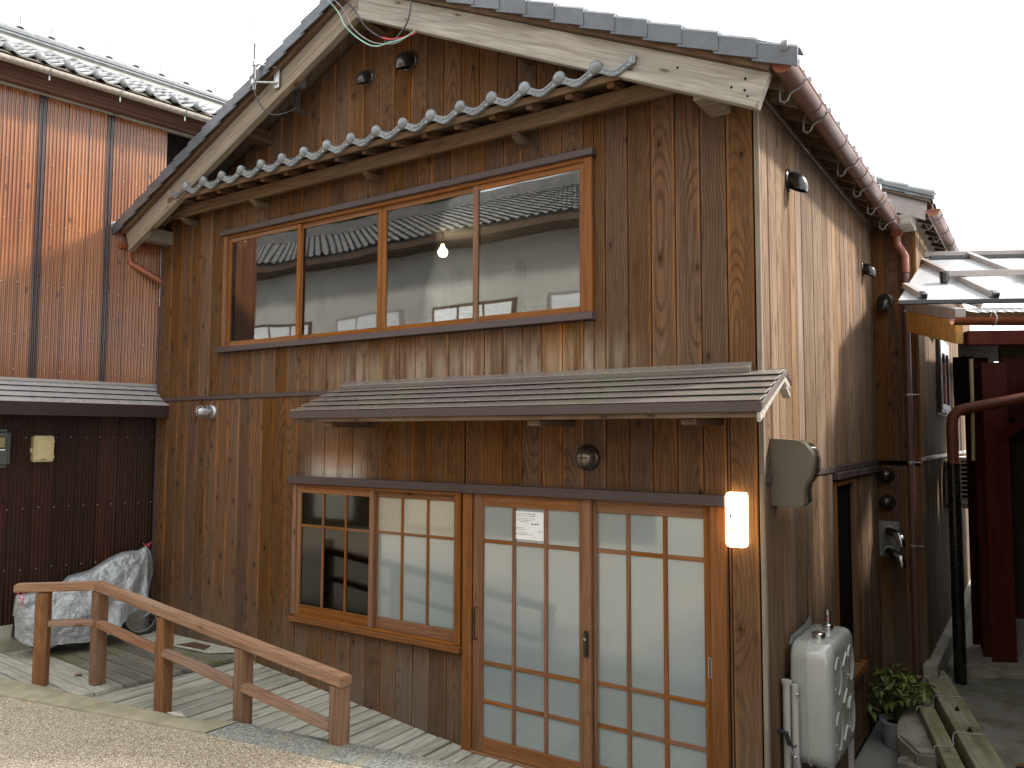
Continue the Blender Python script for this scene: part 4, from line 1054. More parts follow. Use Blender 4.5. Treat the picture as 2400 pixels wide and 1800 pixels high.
# ================================================================== left neighbour
aL = R(9); dL = Vector((math.sin(aL), math.cos(aL), 0)); nL = Vector((dL.y, -dL.x, 0)); W0 = Vector((-6.43, -1.23, 0))
RL = Matrix.Rotation(math.pi/2 - aL, 4, 'Z')          # local x -> dL, local -y -> nL (outwards)
ML = Matrix.Translation(W0) @ RL
NB = bpy.data.objects.new('corrugated_house', None); COL.objects.link(NB); NB.matrix_world = ML; WM[NB] = ML
tag(NB, 'neighbouring house at the left with corrugated sheets over orange cedar and silvery roof tiles', 'house')
def lb(g, name, mat, parent=NB, at=(0, 0, 0), **kw):
    """vertices given in the neighbour's own frame: x along wall, -y outwards, z up"""
    m = ML @ Matrix.Translation(Vector(at))
    kw.setdefault('smooth', False)
    vs = [(ML @ Vector(v)) for v in g.v]; g.v = [tuple(v) for v in vs]
    return g.build(name, mat, parent, tuple(m.translation), rot=RL, **kw)
S0_, S1_ = -.24, 1.34
def corr(x0, x1, z0, z1, yb, amp, pitch):
    g = MB(); n_ = max(2, int((x1-x0)/pitch*8))
    g.grid(lambda u, v: (x0+(x1-x0)*u, yb - amp*math.cos(2*math.pi*(x0+(x1-x0)*u)/pitch), z0+(z1-z0)*v), n_, 1)
    return g
x_ = S1_
k = 0
bounds = [1.34, 1.30, .76, .15, -.21]
for b_, a_ in zip(bounds[1:-1], bounds[2:]):
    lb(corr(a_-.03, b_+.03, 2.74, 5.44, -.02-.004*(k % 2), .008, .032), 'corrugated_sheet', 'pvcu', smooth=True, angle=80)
    lb(MB().box(a_-.012, a_+.028, -.022, -.002, 2.74, 5.44), 'dark_batten', 'redd', bevel=.002) if False else None
    k += 1
for a_ in bounds[2:-1]:
    lb(corr(a_-.032, a_+.032, 2.75, 5.43, -.033, .008, .032), 'joint_strip', 'seam', at=(a_, 0, 3), smooth=True, angle=80)
lb(MB().box(S0_, S1_+.3, 0, .06, .25, 5.5), 'wall_core', 'gap')
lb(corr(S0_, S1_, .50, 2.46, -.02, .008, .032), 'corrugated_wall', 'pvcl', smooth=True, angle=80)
lb(corr(1.30, 1.345, 2.74, 3.85, -.03, .008, .032), 'corrugated_corner', 'pvcl', smooth=True, angle=80)
g = MB()
random.seed(5)
for zr in (5.36, 4.78, 4.2, 3.62, 3.14, 2.82, 2.2, 1.55, 1.0):
    s = -.13
    while s < 1.3:
        zz = zr+random.uniform(-.006, .006); yy = -.032
        g.lathe([(.0055, 0), (.005, .003), (.001, .005)], (s, yy, zz), (0, -1, 0), 6)
        s += .064 if zr in (5.36, 2.82) and s < -0.2 else .128
tag(lb(g, 'screws', 'steel'), kind='stuff')
# pent roof over the lower wall (folded steel)
for k in range(4):
    ya = -.02-.33*k/4; yb = -.02-.33*(k+1)/4; za = 2.72-.21*k/4; zb_ = 2.72-.21*(k+1)/4
    g = MB(); g.hexa([(S0_, ya, za-.006), (S1_, ya, za-.006), (S1_, yb-.012, zb_+.008), (S0_, yb-.012, zb_+.008), (S0_, ya, za), (S1_, ya, za), (S1_, yb-.012, zb_+.014), (S0_, yb-.012, zb_+.014)])
    lb(g, 'pent_sheet', 'roofpale')
lb(MB().box(S0_, S1_, -.362, -.345, 2.395, 2.515), 'pent_fascia', 'fasciad', bevel=.004)
lb(MB().box(S0_, S1_, -.34, -.02, 2.40, 2.43), 'pent_soffit', 'gap')
lb(MB().box(S0_, S1_, -.045, -.03, 2.715, 2.745), 'pent_flashing', 'greymet', bevel=.002)
g = MB(); g.prism([(S0_, .05), (S1_, .05), (S1_, -.055), (S0_, -.055)], lambda a, b: (a, b-.0, -.35), lambda a, b: (a, b+.015, .52)); lb(g, 'footing', 'concrete', bevel=.01, bseg=2)
# eaves beam, gutter, hooks
S0_ = -.45
lb(MB().box(S0_, 2.2, -.13, .05, 5.445, 5.62), 'eaves_board', 'rafterl', bevel=.005)
lb(MB().box(S0_, 2.2, -.055, .0, 5.425, 5.447), 'eaves_strip', 'barge', bevel=.003)
g = MB(); n_ = 10; r = .045; cy, cz_ = -.35, 5.56
o_ = [(cy + r*math.cos(math.pi+math.pi*i/n_), cz_ + r*math.sin(math.pi+math.pi*i/n_)) for i in range(n_+1)]
i_ = [(cy + (r-.004)*math.cos(2*math.pi-math.pi*i/n_), cz_ + (r-.004)*math.sin(2*math.pi-math.pi*i/n_)) for i in range(n_+1)]
g.prism_x(o_+i_, S0_, 2.2); ng = lb(g, 'gutter', 'gutterg', smooth=True, angle=40)
for s in (-.36, .10, .72, 1.36):
    g = MB(); g.tube([(s, cy + (r+.003)*math.cos(math.pi+math.pi*i/10), cz_ + (r+.003)*math.sin(math.pi+math.pi*i/10)) for i in range(11)], .004, 5); g.box(s-.006, s+.006, cy-.003, cy+.003, cz_-.10, cz_-.045)
    lb(g, 'gutter_hook', 'steelg', parent=ng, smooth=True)
lb(MB().hexa([(S0_, -.34, 5.585), (2.2, -.34, 5.585), (2.2, .1, 5.75), (S0_, .1, 5.75), (S0_, -.34, 5.60), (2.2, -.34, 5.60), (2.2, .1, 5.77), (S0_, .1, 5.77)]), 'roof_sheathing', 'rafter')
for s in (-.38, -.1, .42, .95, 1.5):
    lb(MB().beam((s, -.33, 5.56), (s, 0, 5.67), .05, .05), 'rafter_end', 'rafter', at=(s, 0, 5.6), bevel=.003)
# roof tiles (own pieces)
def jtile():
    g = MB(); N_ = 8; p = .27; Lr = .235
    prf = [(p*i/N_, .021*math.cos(2*math.pi*i/N_)) for i in range(N_+1)]
    outl = prf + [(a, b-.016) for a, b in prf[::-1]]
    g.prism(outl, lambda a, b: (a, 0, b), lambda a, b: (a, Lr, b-.012)); return g
slopeL = .50; tb = None
cw = .245
for rI in range(8):
    for cI in range(10):
        s = 1.96 - cI*cw
        yy = -.40 + rI*.195; zz = 5.625 + .195*rI*slopeL
        m = ML @ Matrix.Translation((s-.27, yy, zz)) @ Matrix.Rotation(math.atan(slopeL)-.06+random.uniform(-.012, .012), 4, 'X')
        if tb is None: tb = jtile().build('roof_tile', 'tilel', NB, local=True, smooth=True, angle=50); attach(tb, NB, m)
        else: clone(tb, NB, m)
db = None
for cI in range(10):
    s = 1.96 - cI*cw
    m = ML @ Matrix.Translation((s, -.41, 5.635))
    if db is None: db = MB().lathe([(.030, -.03), (.042, -.02), (.045, 0), (.042, .012), (.028, .02), (.002, .024)], (0, 0, 0), (0, -1, 0), 18).build('tile_disc', 'tile', NB, local=True, smooth=True, angle=60); attach(db, NB, m)
    else: clone(db, NB, m)
zr = 5.63+.50*1.5+.0
lb(MB().box(S0_, 2.6, 1.10, 1.4, zr-.10, zr+.03), 'ridge_base', 'plaster')
for i in range(2): lb(MB().box(S0_, 2.6, 1.07+.02*i, 1.4, zr+.03+.042*i, zr+.064+.042*i), 'ridge_course', 'tile', bevel=.012, bseg=2)
g = MB(); g.tube([(S0_, 1.18, zr+.135), (2.6, 1.18, zr+.135)], .042, 12); lb(g, 'ridge_cap', 'tile', smooth=True)
s = -.36
while s < 2.6:
    g = MB(); g.tube([(s, 1.18, zr+.17), (s, 1.18, zr+.31)], .007, 5); g.lathe([(.045, 0), (.008, .035)], (s, 1.18, zr+.18), (0, 0, 1), 8); lb(g, 'ridge_pin', 'steelg', at=(s, 0, zr)); s += .30
g = MB(); g.hexa([(S0_, -.38, 5.60), (2.2, -.38, 5.60), (2.2, 1.2, 5.57+.50*1.58), (S0_, 1.2, 5.57+.50*1.58), (S0_, -.38, 5.60), (2.2, -.38, 5.60), (2.2, 1.2, 5.58+.50*1.58), (S0_, 1.2, 5.58+.50*1.58)]); lb(g, 'roof_underlay', 'gap')
# boxes on the left wall
def lthing(name, at, label, cat):
    o = bpy.data.objects.new(name, None); COL.objects.link(o); m = ML @ Matrix.Translation(Vector(at)); o.matrix_world = m; WM[o] = m
    return tag(o, label, cat)
bxo = lthing('outlet_box', (.25, -.03, 1.98), 'beige lidded utility box on the dark corrugated wall', 'utility box')
lb(MB().box(.165, .335, -.13, -.03, 1.975, 2.215), 'case', 'beige', parent=bxo, at=(.25, -.03, 1.98), bevel=.010, bseg=2)
lb(MB().box(.178, .318, -.142, -.13, 1.988, 2.195), 'lid', 'beige', parent=bxo, at=(.25, -.03, 1.98), bevel=.005, bseg=2)
lb(MB().box(.15, .165, -.10, -.07, 2.06, 2.10).box(.335, .35, -.1, -.08, 2.15, 2.17).box(.335, .35, -.1, -.08, 2.01, 2.03), 'hinge', 'beige', parent=bxo, at=(.25, -.03, 1.98), bevel=.003)
lb(MB().box(.225, .265, -.1435, -.1422, 1.995, 2.004), 'maker_plate', 'ink', parent=bxo, at=(.25, -.03, 1.98))
mt = lthing('electric_meter', (-.1, -.03, 2.0), 'dark grey electricity meter cut by the left edge of the picture, on the corrugated wall', 'meter')
lb(MB().box(-.25, -.02, -.15, -.03, 1.93, 2.27), 'case', 'meter', parent=mt, at=(-.1, -.03, 2), bevel=.03, bseg=3, smooth=True)
lb(MB().box(-.22, -.06, -.162, -.15, 2.10, 2.21), 'dial', 'glassc', parent=mt, at=(-.1, -.03, 2), bevel=.006)
lb(MB().box(-.21, -.07, -.152, -.1505, 2.11, 2.20), 'dial_plate', 'beige', parent=mt, at=(-.1, -.03, 2))
lb(MB().box(-.20, -.07, -.165, -.162, 2.085, 2.095), 'dial_bar', 'white', parent=mt, at=(-.1, -.03, 2))

# ---- covered bicycle
sb = lthing('covered_bicycle', (.6, -.35, .285), 'bicycle under a wrinkled silver cover tied with pink cord on the platform', 'covered bicycle')
topl = [(.0, .66), (.015, .84), (.16, .835), (.30, .86), (.39, .90), (.44, .95), (.63, .985), (.78, 1.07), (.90, 1.115), (1.04, 1.12), (1.11, 1.145), (1.155, 1.10), (1.18, .98)]
botl = [(.0, .47), (.05, .43), (.25, .385), (.45, .37), (.65, .36), (.77, .44), (1.02, .58), (1.11, .68), (1.18, .86)]
def interp(tb_, s):
    if s <= tb_[0][0]: return tb_[0][1]
    for (a, b), (c, d) in zip(tb_[:-1], tb_[1:]):
        if s <= c: return b + (d-b)*(s-a)/(c-a)
    return tb_[-1][1]
from mathutils import noise as mn
g = MB(); NU, NV = 90, 60
def cov(u, v):
    s = 1.18*u; zt = interp(topl, s); zb_ = interp(botl, s)
    # v 0..1 goes from near bottom, over the top, to the far bottom
    a = math.pi*v; cz_ = math.sin(a)
    halfw = .10 + .10*math.sin(math.pi*min(1, max(0, u*1.05)))**.6
    if u < .05: halfw *= .6+8*u
    if u > .93: halfw *= (1-u)/.07*.85+.15
    y_ = -math.cos(a)
    zf = cz_**.55
    z_ = zb_ + (zt-zb_)*zf
    bulge = (abs(y_)**.7)*(1 if y_ > 0 else -1)
    off = halfw*bulge*(1.0 - .35*zf)
    q = Vector((s*5, z_*5, off*3))
    fold = .020*mn.noise(q) + .012*mn.noise(q*2.6) + .006*mn.noise(q*6)
    # tension folds radiating from handlebar peak
    ang = math.atan2(z_-1.14, s-1.11); rr = math.hypot(z_-1.14, s-1.11)
    fold += .016*math.sin(ang*16 + 3*mn.noise(Vector((s*2, z_*2, 0))))*min(1, rr*2.5)*(.4+.6*(1-zf))
    y0 = -.35
    return (s + fold*.3, y0 - off*-1*(-1) - fold*(1 if y_ < 0 else -1)*-1 if False else y0 + off + (fold if y_ < 0 else -fold), z_ + fold*.6)
g.grid(cov, NU, NV)
lb(g, 'cover', 'silver', parent=sb, at=(.6, -.35, .285), smooth=True, angle=80)
def wheel(s, z, r, nm='wheel'):
    g = MB(); g.tube([(s + r*math.cos(2*math.pi*i/28), -.35, z + r*math.sin(2*math.pi*i/28)) for i in range(29)], .018, 8)
    wh = lb(g, 'tyre', 'rubber', parent=sb, at=(s, -.35, z), smooth=True)
    g = MB(); g.tube([(s + (r-.03)*math.cos(2*math.pi*i/28), -.35, z + (r-.03)*math.sin(2*math.pi*i/28)) for i in range(29)], .008, 6)
    for i in range(14):
        a = 2*math.pi*i/14; g.tube([(s, -.35+.02*(-1)**i, z), (s+(r-.03)*math.cos(a), -.35, z+(r-.03)*math.sin(a))], .0012, 4)
    lb(g, 'rim', 'steel', parent=sb, at=(s, -.35, z), smooth=True)
wheel(1.09, .285+.19, .17); wheel(.30, .285+.19, .17)
lb(MB().tube([(.45, -.35, .50), (.40, -.40, .30)], .010, 6), 'kickstand', 'rubber', parent=sb, at=(.4, -.35, .3), smooth=True)
lb(MB().tube([(1.09, -.38, .475), (1.22, -.38, .54)], .006, 6), 'stay', 'steel', parent=sb, at=(1.1, -.35, .5), smooth=True)
g = MB(); g.tube([(1.08, -.36, 1.18), (1.10, -.36, 1.15), (1.13, -.36, 1.15), (1.155, -.36, 1.185)], .004, 5); g.tube([(1.10, -.36, 1.15), (1.12, -.36, 1.17), (1.14, -.36, 1.14)], .004, 5)
g.tube([(.02, -.36, .86), (.03, -.40, .82), (.05, -.42, .78), (.04, -.40, .74)], .004, 5); g.tube([(.06, -.38, .87), (.055, -.42, .83), (.05, -.42, .79)], .004, 5)
lb(g, 'cord', 'pink', parent=sb, at=(.5, -.35, 1), smooth=True)

# ================================================================== rear wing beyond the return wall
RW = thing('rear_wing', (.2, 4.6, 0), 'rear wing clad in greyed upright boards down the alley, with its own small tiled gable', 'house')
g = MB(); g.box(-.3, .395, 3.752, 3.80, -.42, 4.42); g.box(.30, .392, 3.8, 10.5, -.42, 4.15); g.build('wall_core', 'gap', RW, (.2, 4.6, 0))
x_ = .004
while x_ < .385:
    b = min(x_+.122, .398)
    for (z0, z1) in ((-.35, 1.952), (2.0, 4.62 if x_ < .1 else 4.5)):
        g = MB(); w2 = (b-x_)/2-.002; t_ = .016; c = .003
        pr = [(-w2, 0), (-w2, -t_+c), (-w2+c, -t_), (w2-c, -t_), (w2, -t_+c), (w2, 0)]
        g.prism(pr, lambda p, q: (p, q, 0), lambda p, q: (p, q, z1-z0)); g.build('plank', 'wall', RW, ((x_+b)/2, 3.75, z0), local=True)
    x_ = b
y = 3.735
while y < 10.4:
    for (z0, z1) in ((.16, 2.0), (2.045, 4.25)): splank(y, y+.150, z0, z1, x0=.398, mat='side', parent=RW)
    y += .150
MB().box(.398, .435, 3.76, 10.4, 2.002, 2.042).build('belt_trim', 'greymet', RW, (.4, 6, 2.0), bevel=.002)
g = MB(); g.box(.38, .50, 3.60, 12, -.35, .15); g.build('footing', 'concrete', RW, (.45, 6, 0), bevel=.01)
rwn = MB().box(.40, .455, 5.20, 6.15, 2.50, 3.36).build('window', 'mbrown', RW, (.42, 5.7, 2.9), bevel=.004)
MB().box(.412, .462, 5.24, 6.11, 2.54, 2.60).box(.412, .462, 5.24, 5.28, 2.6, 3.32).box(.412, .462, 6.07, 6.11, 2.6, 3.32).box(.412, .46, 5.66, 5.70, 2.6, 3.32).build('frame', 'white', rwn, (.42, 5.7, 2.9), bevel=.003)
MB().box(.455, .459, 5.28, 6.07, 2.6, 3.32).build('pane', 'glassd', rwn, (.42, 5.7, 2.9))
MB().box(.40, .50, 5.18, 6.17, 2.475, 2.50).build('sill', 'white', rwn, (.42, 5.7, 2.5), bevel=.003)
MB().box(.40, .47, 4.62, 5.05, 3.30, 3.33).build('hood', 'greymet', RW, (.42, 4.8, 3.3))
# its roof
def zR(x): return 4.42 - .45*(x-.38)
g = MB(); g.hexa([(-.8, 3.40, zR(-.8)+.05), (.58, 3.40, zR(.58)+.05), (.58, 10.6, zR(.58)+.05), (-.8, 10.6, zR(-.8)+.05), (-.8, 3.40, zR(-.8)+.08), (.58, 3.40, zR(.58)+.08), (.58, 10.6, zR(.58)+.08), (-.8, 10.6, zR(-.8)+.08)])
g.build('roof_sheathing', 'beam', RW, (0, 6, 4.5))
g = MB(); g.prism_y([(-.8, zR(-.8)-.12), (.53, zR(.53)-.12), (.55, zR(.55)+.05), (-.8, zR(-.8)+.05)], 3.44, 3.47); g.build('bargeboard', 'greymet', RW, (0, 3.45, 4.5), bevel=.003)
MB().box(.30, .42, 3.42, 3.74, zR(.36)-.22, zR(.36)-.12).build('purlin_end', 'barge', RW, (.36, 3.5, 4.3), bevel=.004)
x_ = -.7; vb = None
while x_ < .5:
    m = Matrix.Translation((x_, 3.83, zR(x_)+.14))
    g = MB(); pr = [(-.44, -.07), (-.44, 0), (-.42, .022), (-.36, .03), (-.28, .02), (-.28, .008), (-.36, .016), (-.41, .01), (-.425, -.005), (-.425, -.07)]
    if vb is None:
        g.prism(pr, lambda a, b: (0, a, b), lambda a, b: (.245, a, b-.45*.245+.016)); vb = g.build('verge_tile', 'tile', RW, tuple(m.translation), local=True, smooth=True)
    else: clone(vb, RW, m)
    x_ += .215
y_ = 3.5; eb = None
while y_ < 10:
    m = Matrix.Translation((.60, y_, zR(.60)+.105))
    if eb is None:
        g = MB(); prf = [(-.1325+.265*i/10, .022*math.cos(2*math.pi*i/10)) for i in range(11)]
        g.prism(prf + [(a, b-.02) for a, b in prf[::-1]], lambda a, b: (-.5, a, b+.225), lambda a, b: (0, a, b)); eb = g.build('eave_tile', 'tile', RW, tuple(m.translation), local=True, smooth=True, angle=50)
    else: clone(eb, RW, m)
    y_ += .265
y_ = 3.6
while y_ < 8:
    MB().beam((.39, y_, zR(.39)+.02), (.57, y_, zR(.57)+.02), .045, .055).build('rafter', 'beam', RW, (.45, y_, 4.4)); y_ += .3
g2 = gutter(RW, .60, 4.305, 3.42, 9.6, .055, 'gutter')
for y_ in (3.6, 4.2, 4.8, 5.4, 6.0, 6.6):
    MB().tube([(.655, y_, 4.33), (.66, y_, 4.29), (.62, y_, 4.245), (.585, y_, 4.235), (.56, y_, 4.19), (.54, y_, 4.18), (.52, y_, 4.22)], .006, 6).build('gutter_hook', 'steelg', g2, (.6, y_, 4.3), smooth=True)
# air conditioner on the rear wing
ac = thing('air_conditioner', (.6, 5.8, 1.5), 'white air-conditioner outdoor unit with slatted grille hung on the alley wall', 'air conditioner')
MB().box(.46, .70, 5.62, 6.30, 1.48, 2.0).build('case', 'white', ac, (.6, 5.8, 1.5), bevel=.01, bseg=2)
MB().box(.49, .67, 5.612, 5.619, 1.52, 1.96).build('grille_recess', 'gap', ac, (.6, 5.6, 1.5))
for i in range(9): MB().box(.485, .675, 5.600, 5.613, 1.53+i*.05, 1.545+i*.05).build('slat', 'white', ac, (.58, 5.6, 1.53+i*.05))
MB().box(.57, .585, 5.598, 5.614, 1.52, 1.96).build('grille_bar', 'white', ac, (.58, 5.6, 1.7))
MB().box(.42, .72, 5.60, 5.64, 1.43, 1.475).box(.42, .72, 6.25, 6.29, 1.43, 1.475).box(.42, .45, 5.6, 5.63, 1.43, 1.85).build('bracket', 'greymet', ac, (.5, 5.6, 1.4), bevel=.004)

# ---- gas flues on the return wall
fl = thing('boiler_flue', (.12, 3.73, 1.35), 'pair of shiny black flue elbows on a steel plate in the dark corner', 'flue')
MB().box(.02, .20, 3.715, 3.733, 1.08, 1.42).build('plate', 'steelg', fl, (.1, 3.72, 1.2), bevel=.004)
for z_ in (1.34, 1.15):
    g = MB(); g.tube([(.10, 3.72, z_), (.12, 3.62, z_), (.15, 3.54, z_), (.20, 3.49, z_-.012), (.235, 3.465, z_-.04), (.25, 3.455, z_-.08), (.253, 3.452, z_-.12)], .037, 14); g.build('elbow', 'flue', fl, (.12, 3.7, z_), smooth=True, angle=50)
    g = MB(); g.tube([(.108, 3.70, z_), (.112, 3.675, z_)], .042, 14); g.build('collar', 'steel', fl, (.12, 3.7, z_), smooth=True)

# ---- oil tank
tk = thing('oil_tank', (.18, .6, -.41), 'glossy off-white home fuel tank with two filler caps standing against the side wall', 'tank')
def rounded(u0, u1, v0, v1, r, n_=6):
    pts = []
    for (cu, cv, a0) in ((u1-r, v0+r, -90), (u1-r, v1-r, 0), (u0+r, v1-r, 90), (u0+r, v0+r, 180)):
        for i in range(n_+1): a = R(a0+90*i/n_); pts.append((cu+r*math.cos(a), cv+r*math.sin(a)))
    return pts
def tankbody():
    # stack of rounded outlines through the thickness (x), in y-z
    g = MB(); layers = []
    TX = [(.062, .035), (.068, .012), (.085, 0.0), (.255, 0.0), (.285, .010), (.300, .034), (.305, .07)]
    for (xx, ins) in TX:
        o_ = rounded(.27+ins, .95-ins, .28+ins, 1.00-ins, max(.02, .10-ins*.4)); layers.append([(xx, p, q) for p, q in o_])
    nn = len(layers[0]); P = [q for l_ in layers for q in l_]; fs = []
    for i in range(len(layers)-1):
        for k in range(nn): j = (k+1) % nn; fs.append((i*nn+k, i*nn+j, (i+1)*nn+j, (i+1)*nn+k))
    fs.append(tuple(range(nn-1, -1, -1))); fs.append(tuple((len(layers)-1)*nn+k for k in range(nn)))
    g.add(P, fs); return g
tankbody().build('body', 'tank', tk, (.18, .6, .3), smooth=True, angle=55)
g = MB()      # pressed X-shaped swages and bars on the broad face
for (cy_, cz_, a) in ((.43, .80, 0), (.79, .80, 0), (.43, .48, 0), (.79, .48, 0)):
    for q in range(1):
        pts = [(.306, cy_ + .085*math.cos(R(t_)), cz_ + .11*math.sin(R(t_))) for t_ in range(-150, 151, 20)]
        g.tube(pts, .0055, 8)
for (cy_, cz_) in ((.61, .86), (.61, .64), (.61, .42)): g.tube([(.306, cy_-.05, cz_-.03), (.306, cy_+.05, cz_+.03)], .006, 8)
g.build('swage', 'tank', tk, (.3, .6, .6), smooth=True)
g = MB(); g.prism_x(rounded(.262, .958, .272, 1.008, .10), .160, .166); g.build('seam_flange', 'tank', tk, (.16, .6, .6), smooth=True, angle=40)
g = MB(); g.prism_x([(.30, .985), (.34, 1.02), (.70, 1.03), (.80, 1.06), (.84, 1.0), (.84, .98), (.30, .98)], .060, .064); g.build('back_plate', 'steelg', tk, (.06, .6, 1.0))
def cap(cy_, z0, r, h, nm):
    MB().lathe([(r*.8, 0), (r*.8, .01), (r, .012), (r, h), (r*.85, h+.006), (.002, h+.006)], (.19, cy_, z0), (0, 0, 1), 18).build(nm, 'chrome', tk, (.19, cy_, z0), smooth=True, angle=40)
cap(.47, 1.0, .040, .030, 'filler_cap'); cap(.72, 1.0, .035, .034, 'gauge_cap')
MB().lathe([(.020, .03), (.020, .12), (.016, .125)], (.19, .72, 1.0), (0, 0, 1), 14).build('gauge_glass', 'glassc', tk, (.19, .72, 1.03), smooth=True, angle=40)
MB().lathe([(.014, .055), (.014, .075)], (.19, .72, 1.0), (0, 0, 1), 12).build('gauge_float', 'wirer', tk, (.19, .72, 1.05))
for (xx, yy) in ((.09, .33), (.28, .33), (.09, .88), (.28, .88)): MB().box(xx-.015, xx+.015, yy-.015, yy+.015, -.41, .30).build('leg', 'tankpipe', tk, (xx, yy, -.41))
MB().tube([(.055, .235, .785), (.055, .235, .76), (.055, .235, .759), (.055, .235, -.1)], [.030, .030, .024, .024], 14).build('stand_pipe', 'tankpipe', tk, (.055, .235, 0), smooth=True, angle=40)
MB().tube([(.105, .225, .77), (.105, .225, -.1)], .020, 14).build('stand_pipe', 'tankpipe', tk, (.1, .225, 0), smooth=True, angle=40)
for (xx, zz) in ((.125, .72), (.105, .36)): MB().lathe([(.010, 0), (.010, .008), (.005, .014)], (xx, .205, zz), (0, -1, 0), 6).build('bolt', 'chrome', tk, (xx, .2, zz))
# boot hook / umbrella handle
um = thing('umbrella', (.02, .16, -.2), 'dark umbrella with black hook handle leaning in front of the tank pipes', 'umbrella')
MB().tube([(-.045, .17, .505), (.04, .17, .505), (.065, .17, .50), (.075, .17, .47), (.085, .17, .435)], [.010, .013, .014, .013, .012], 10).build('handle', 'rubber', um, (0, .16, .5), smooth=True)
MB().tube([(.085, .17, .435), (.13, .17, .30), (.20, .17, .02)], .006, 8).build('shaft', 'steel', um, (.1, .16, .4), smooth=True)
MB().tube([(.085, .168, .44), (.115, .168, .43), (.122, .168, .445)], .005, 6).build('tip', 'rubber', um, (.1, .16, .44), smooth=True)

# ---- potted shrub
pl = thing('potted_shrub', (.25, 2.97, -.41), 'leafy green and yellow shrub in a grey plastic pot on the alley floor', 'plant')
MB().lathe([(.105, 0), (.112, .01), (.138, .20), (.150, .205), (.150, .225), (.135, .225), (.130, .19)], (.25, 2.97, -.415), (0, 0, 1), 28).build('pot', 'bucket', pl, (.25, 2.97, -.41), smooth=True, angle=40)
MB().lathe([(.128, .18), (.05, .20)], (.25, 2.97, -.415), (0, 0, 1), 20).build('soil', 'gap', pl, (.25, 2.97, -.2))
random.seed(21)
g = MB(); gl_ = []
tips = []
for i in range(26):
    a = random.uniform(0, 2*math.pi); rr = random.uniform(.05, .26); h_ = random.uniform(.10, .46) - rr*.25
    tip = Vector((.25+rr*math.cos(a)*1.0 - .02, 2.97+rr*math.sin(a), -.18+h_)); tips.append(tip)
    mid = Vector((.25+.35*rr*math.cos(a), 2.97+.35*rr*math.sin(a), -.2+h_*.6))
    g.tube([(.25, 2.97, -.22), mid, tip], .004, 5)
g.build('stem', 'leaf', pl, (.25, 2.97, -.2))
def leafshape(L_, w_):
    g = MB(); P = [(0, 0, 0), (-w_*.4, L_*.25, .004), (0, L_*.28, -.006), (w_*.4, L_*.25, .004), (-w_*.5, L_*.55, .004), (0, L_*.58, -.010), (w_*.5, L_*.55, .004), (0, L_, -.03)]
    g.add(P, [(0, 2, 1), (0, 3, 2), (1, 2, 5, 4), (2, 3, 6, 5), (4, 5, 7), (5, 6, 7)]); return g
lbase = None
for tip in tips:
    for j in range(9):
        a = 2*math.pi*j/9 + random.uniform(-.3, .3); tilt = random.uniform(-.9, .5)
        c_ = tip + Vector((random.uniform(-.03, .03), random.uniform(-.03, .03), random.uniform(-.09, .02)))
        m = Matrix.Translation(c_) @ Matrix.Rotation(a, 4, 'Z') @ Matrix.Rotation(tilt, 4, 'X') @ Matrix.Scale(random.uniform(.7, 1.3), 4)
        if lbase is None: lbase = leafshape(.085, .040).build('leaf', 'leaf', pl, local=True, smooth=True, angle=80); attach(lbase, pl, m)
        else: clone(lbase, pl, m)

# ================================================================== right side: upper yard, retaining wall, timbers
zg = -.10
g = MB(); g.prism_z([(.38, 4.6), (.42, 4.05), (.55, 3.45), (.74, 2.75), (.92, 2.0), (1.05, 1.35), (6, 1.2), (6, 14), (.42, 14)], -.41, zg)
solid('yard', g, 'concd')
g = MB(); g.box(.50, 4, 5.6, 14, zg+.004, zg+.006); solid('gravel_path', g, 'strip')
rw = thing('retaining_wall', (.45, 2.6, -.41), 'low retaining wall of rough stones and broken concrete beside the potted shrub', 'stone wall')
random.seed(4)
def rock(c, s, mat='stone'):
    bm = bmesh.new(); bmesh.ops.create_icosphere(bm, subdivisions=3, radius=1)
    off = Vector((random.random()*50, random.random()*50, 0))
    for v in bm.verts:
        p = v.co.copy(); q = Vector([max(-.72, min(.72, c_)) for c_ in p]); p = q*1.25
        p *= 1 + .16*mn.noise(p*1.3+off) + .06*mn.noise(p*4+off)
        v.co = Vector((p.x*s[0], p.y*s[1], p.z*s[2]))
    me = bpy.data.meshes.new('stone'); bm.to_mesh(me); bm.free(); me.materials.append(M[mat])
    me.polygons.foreach_set('use_smooth', [True]*len(me.polygons)); me.set_sharp_from_angle(angle=R(38))
    o = bpy.data.objects.new('stone', me); COL.objects.link(o)
    attach(o, rw, Matrix.Translation(Vector(c)) @ Matrix.Rotation(random.uniform(-.3, .3), 4, 'Z')); return o
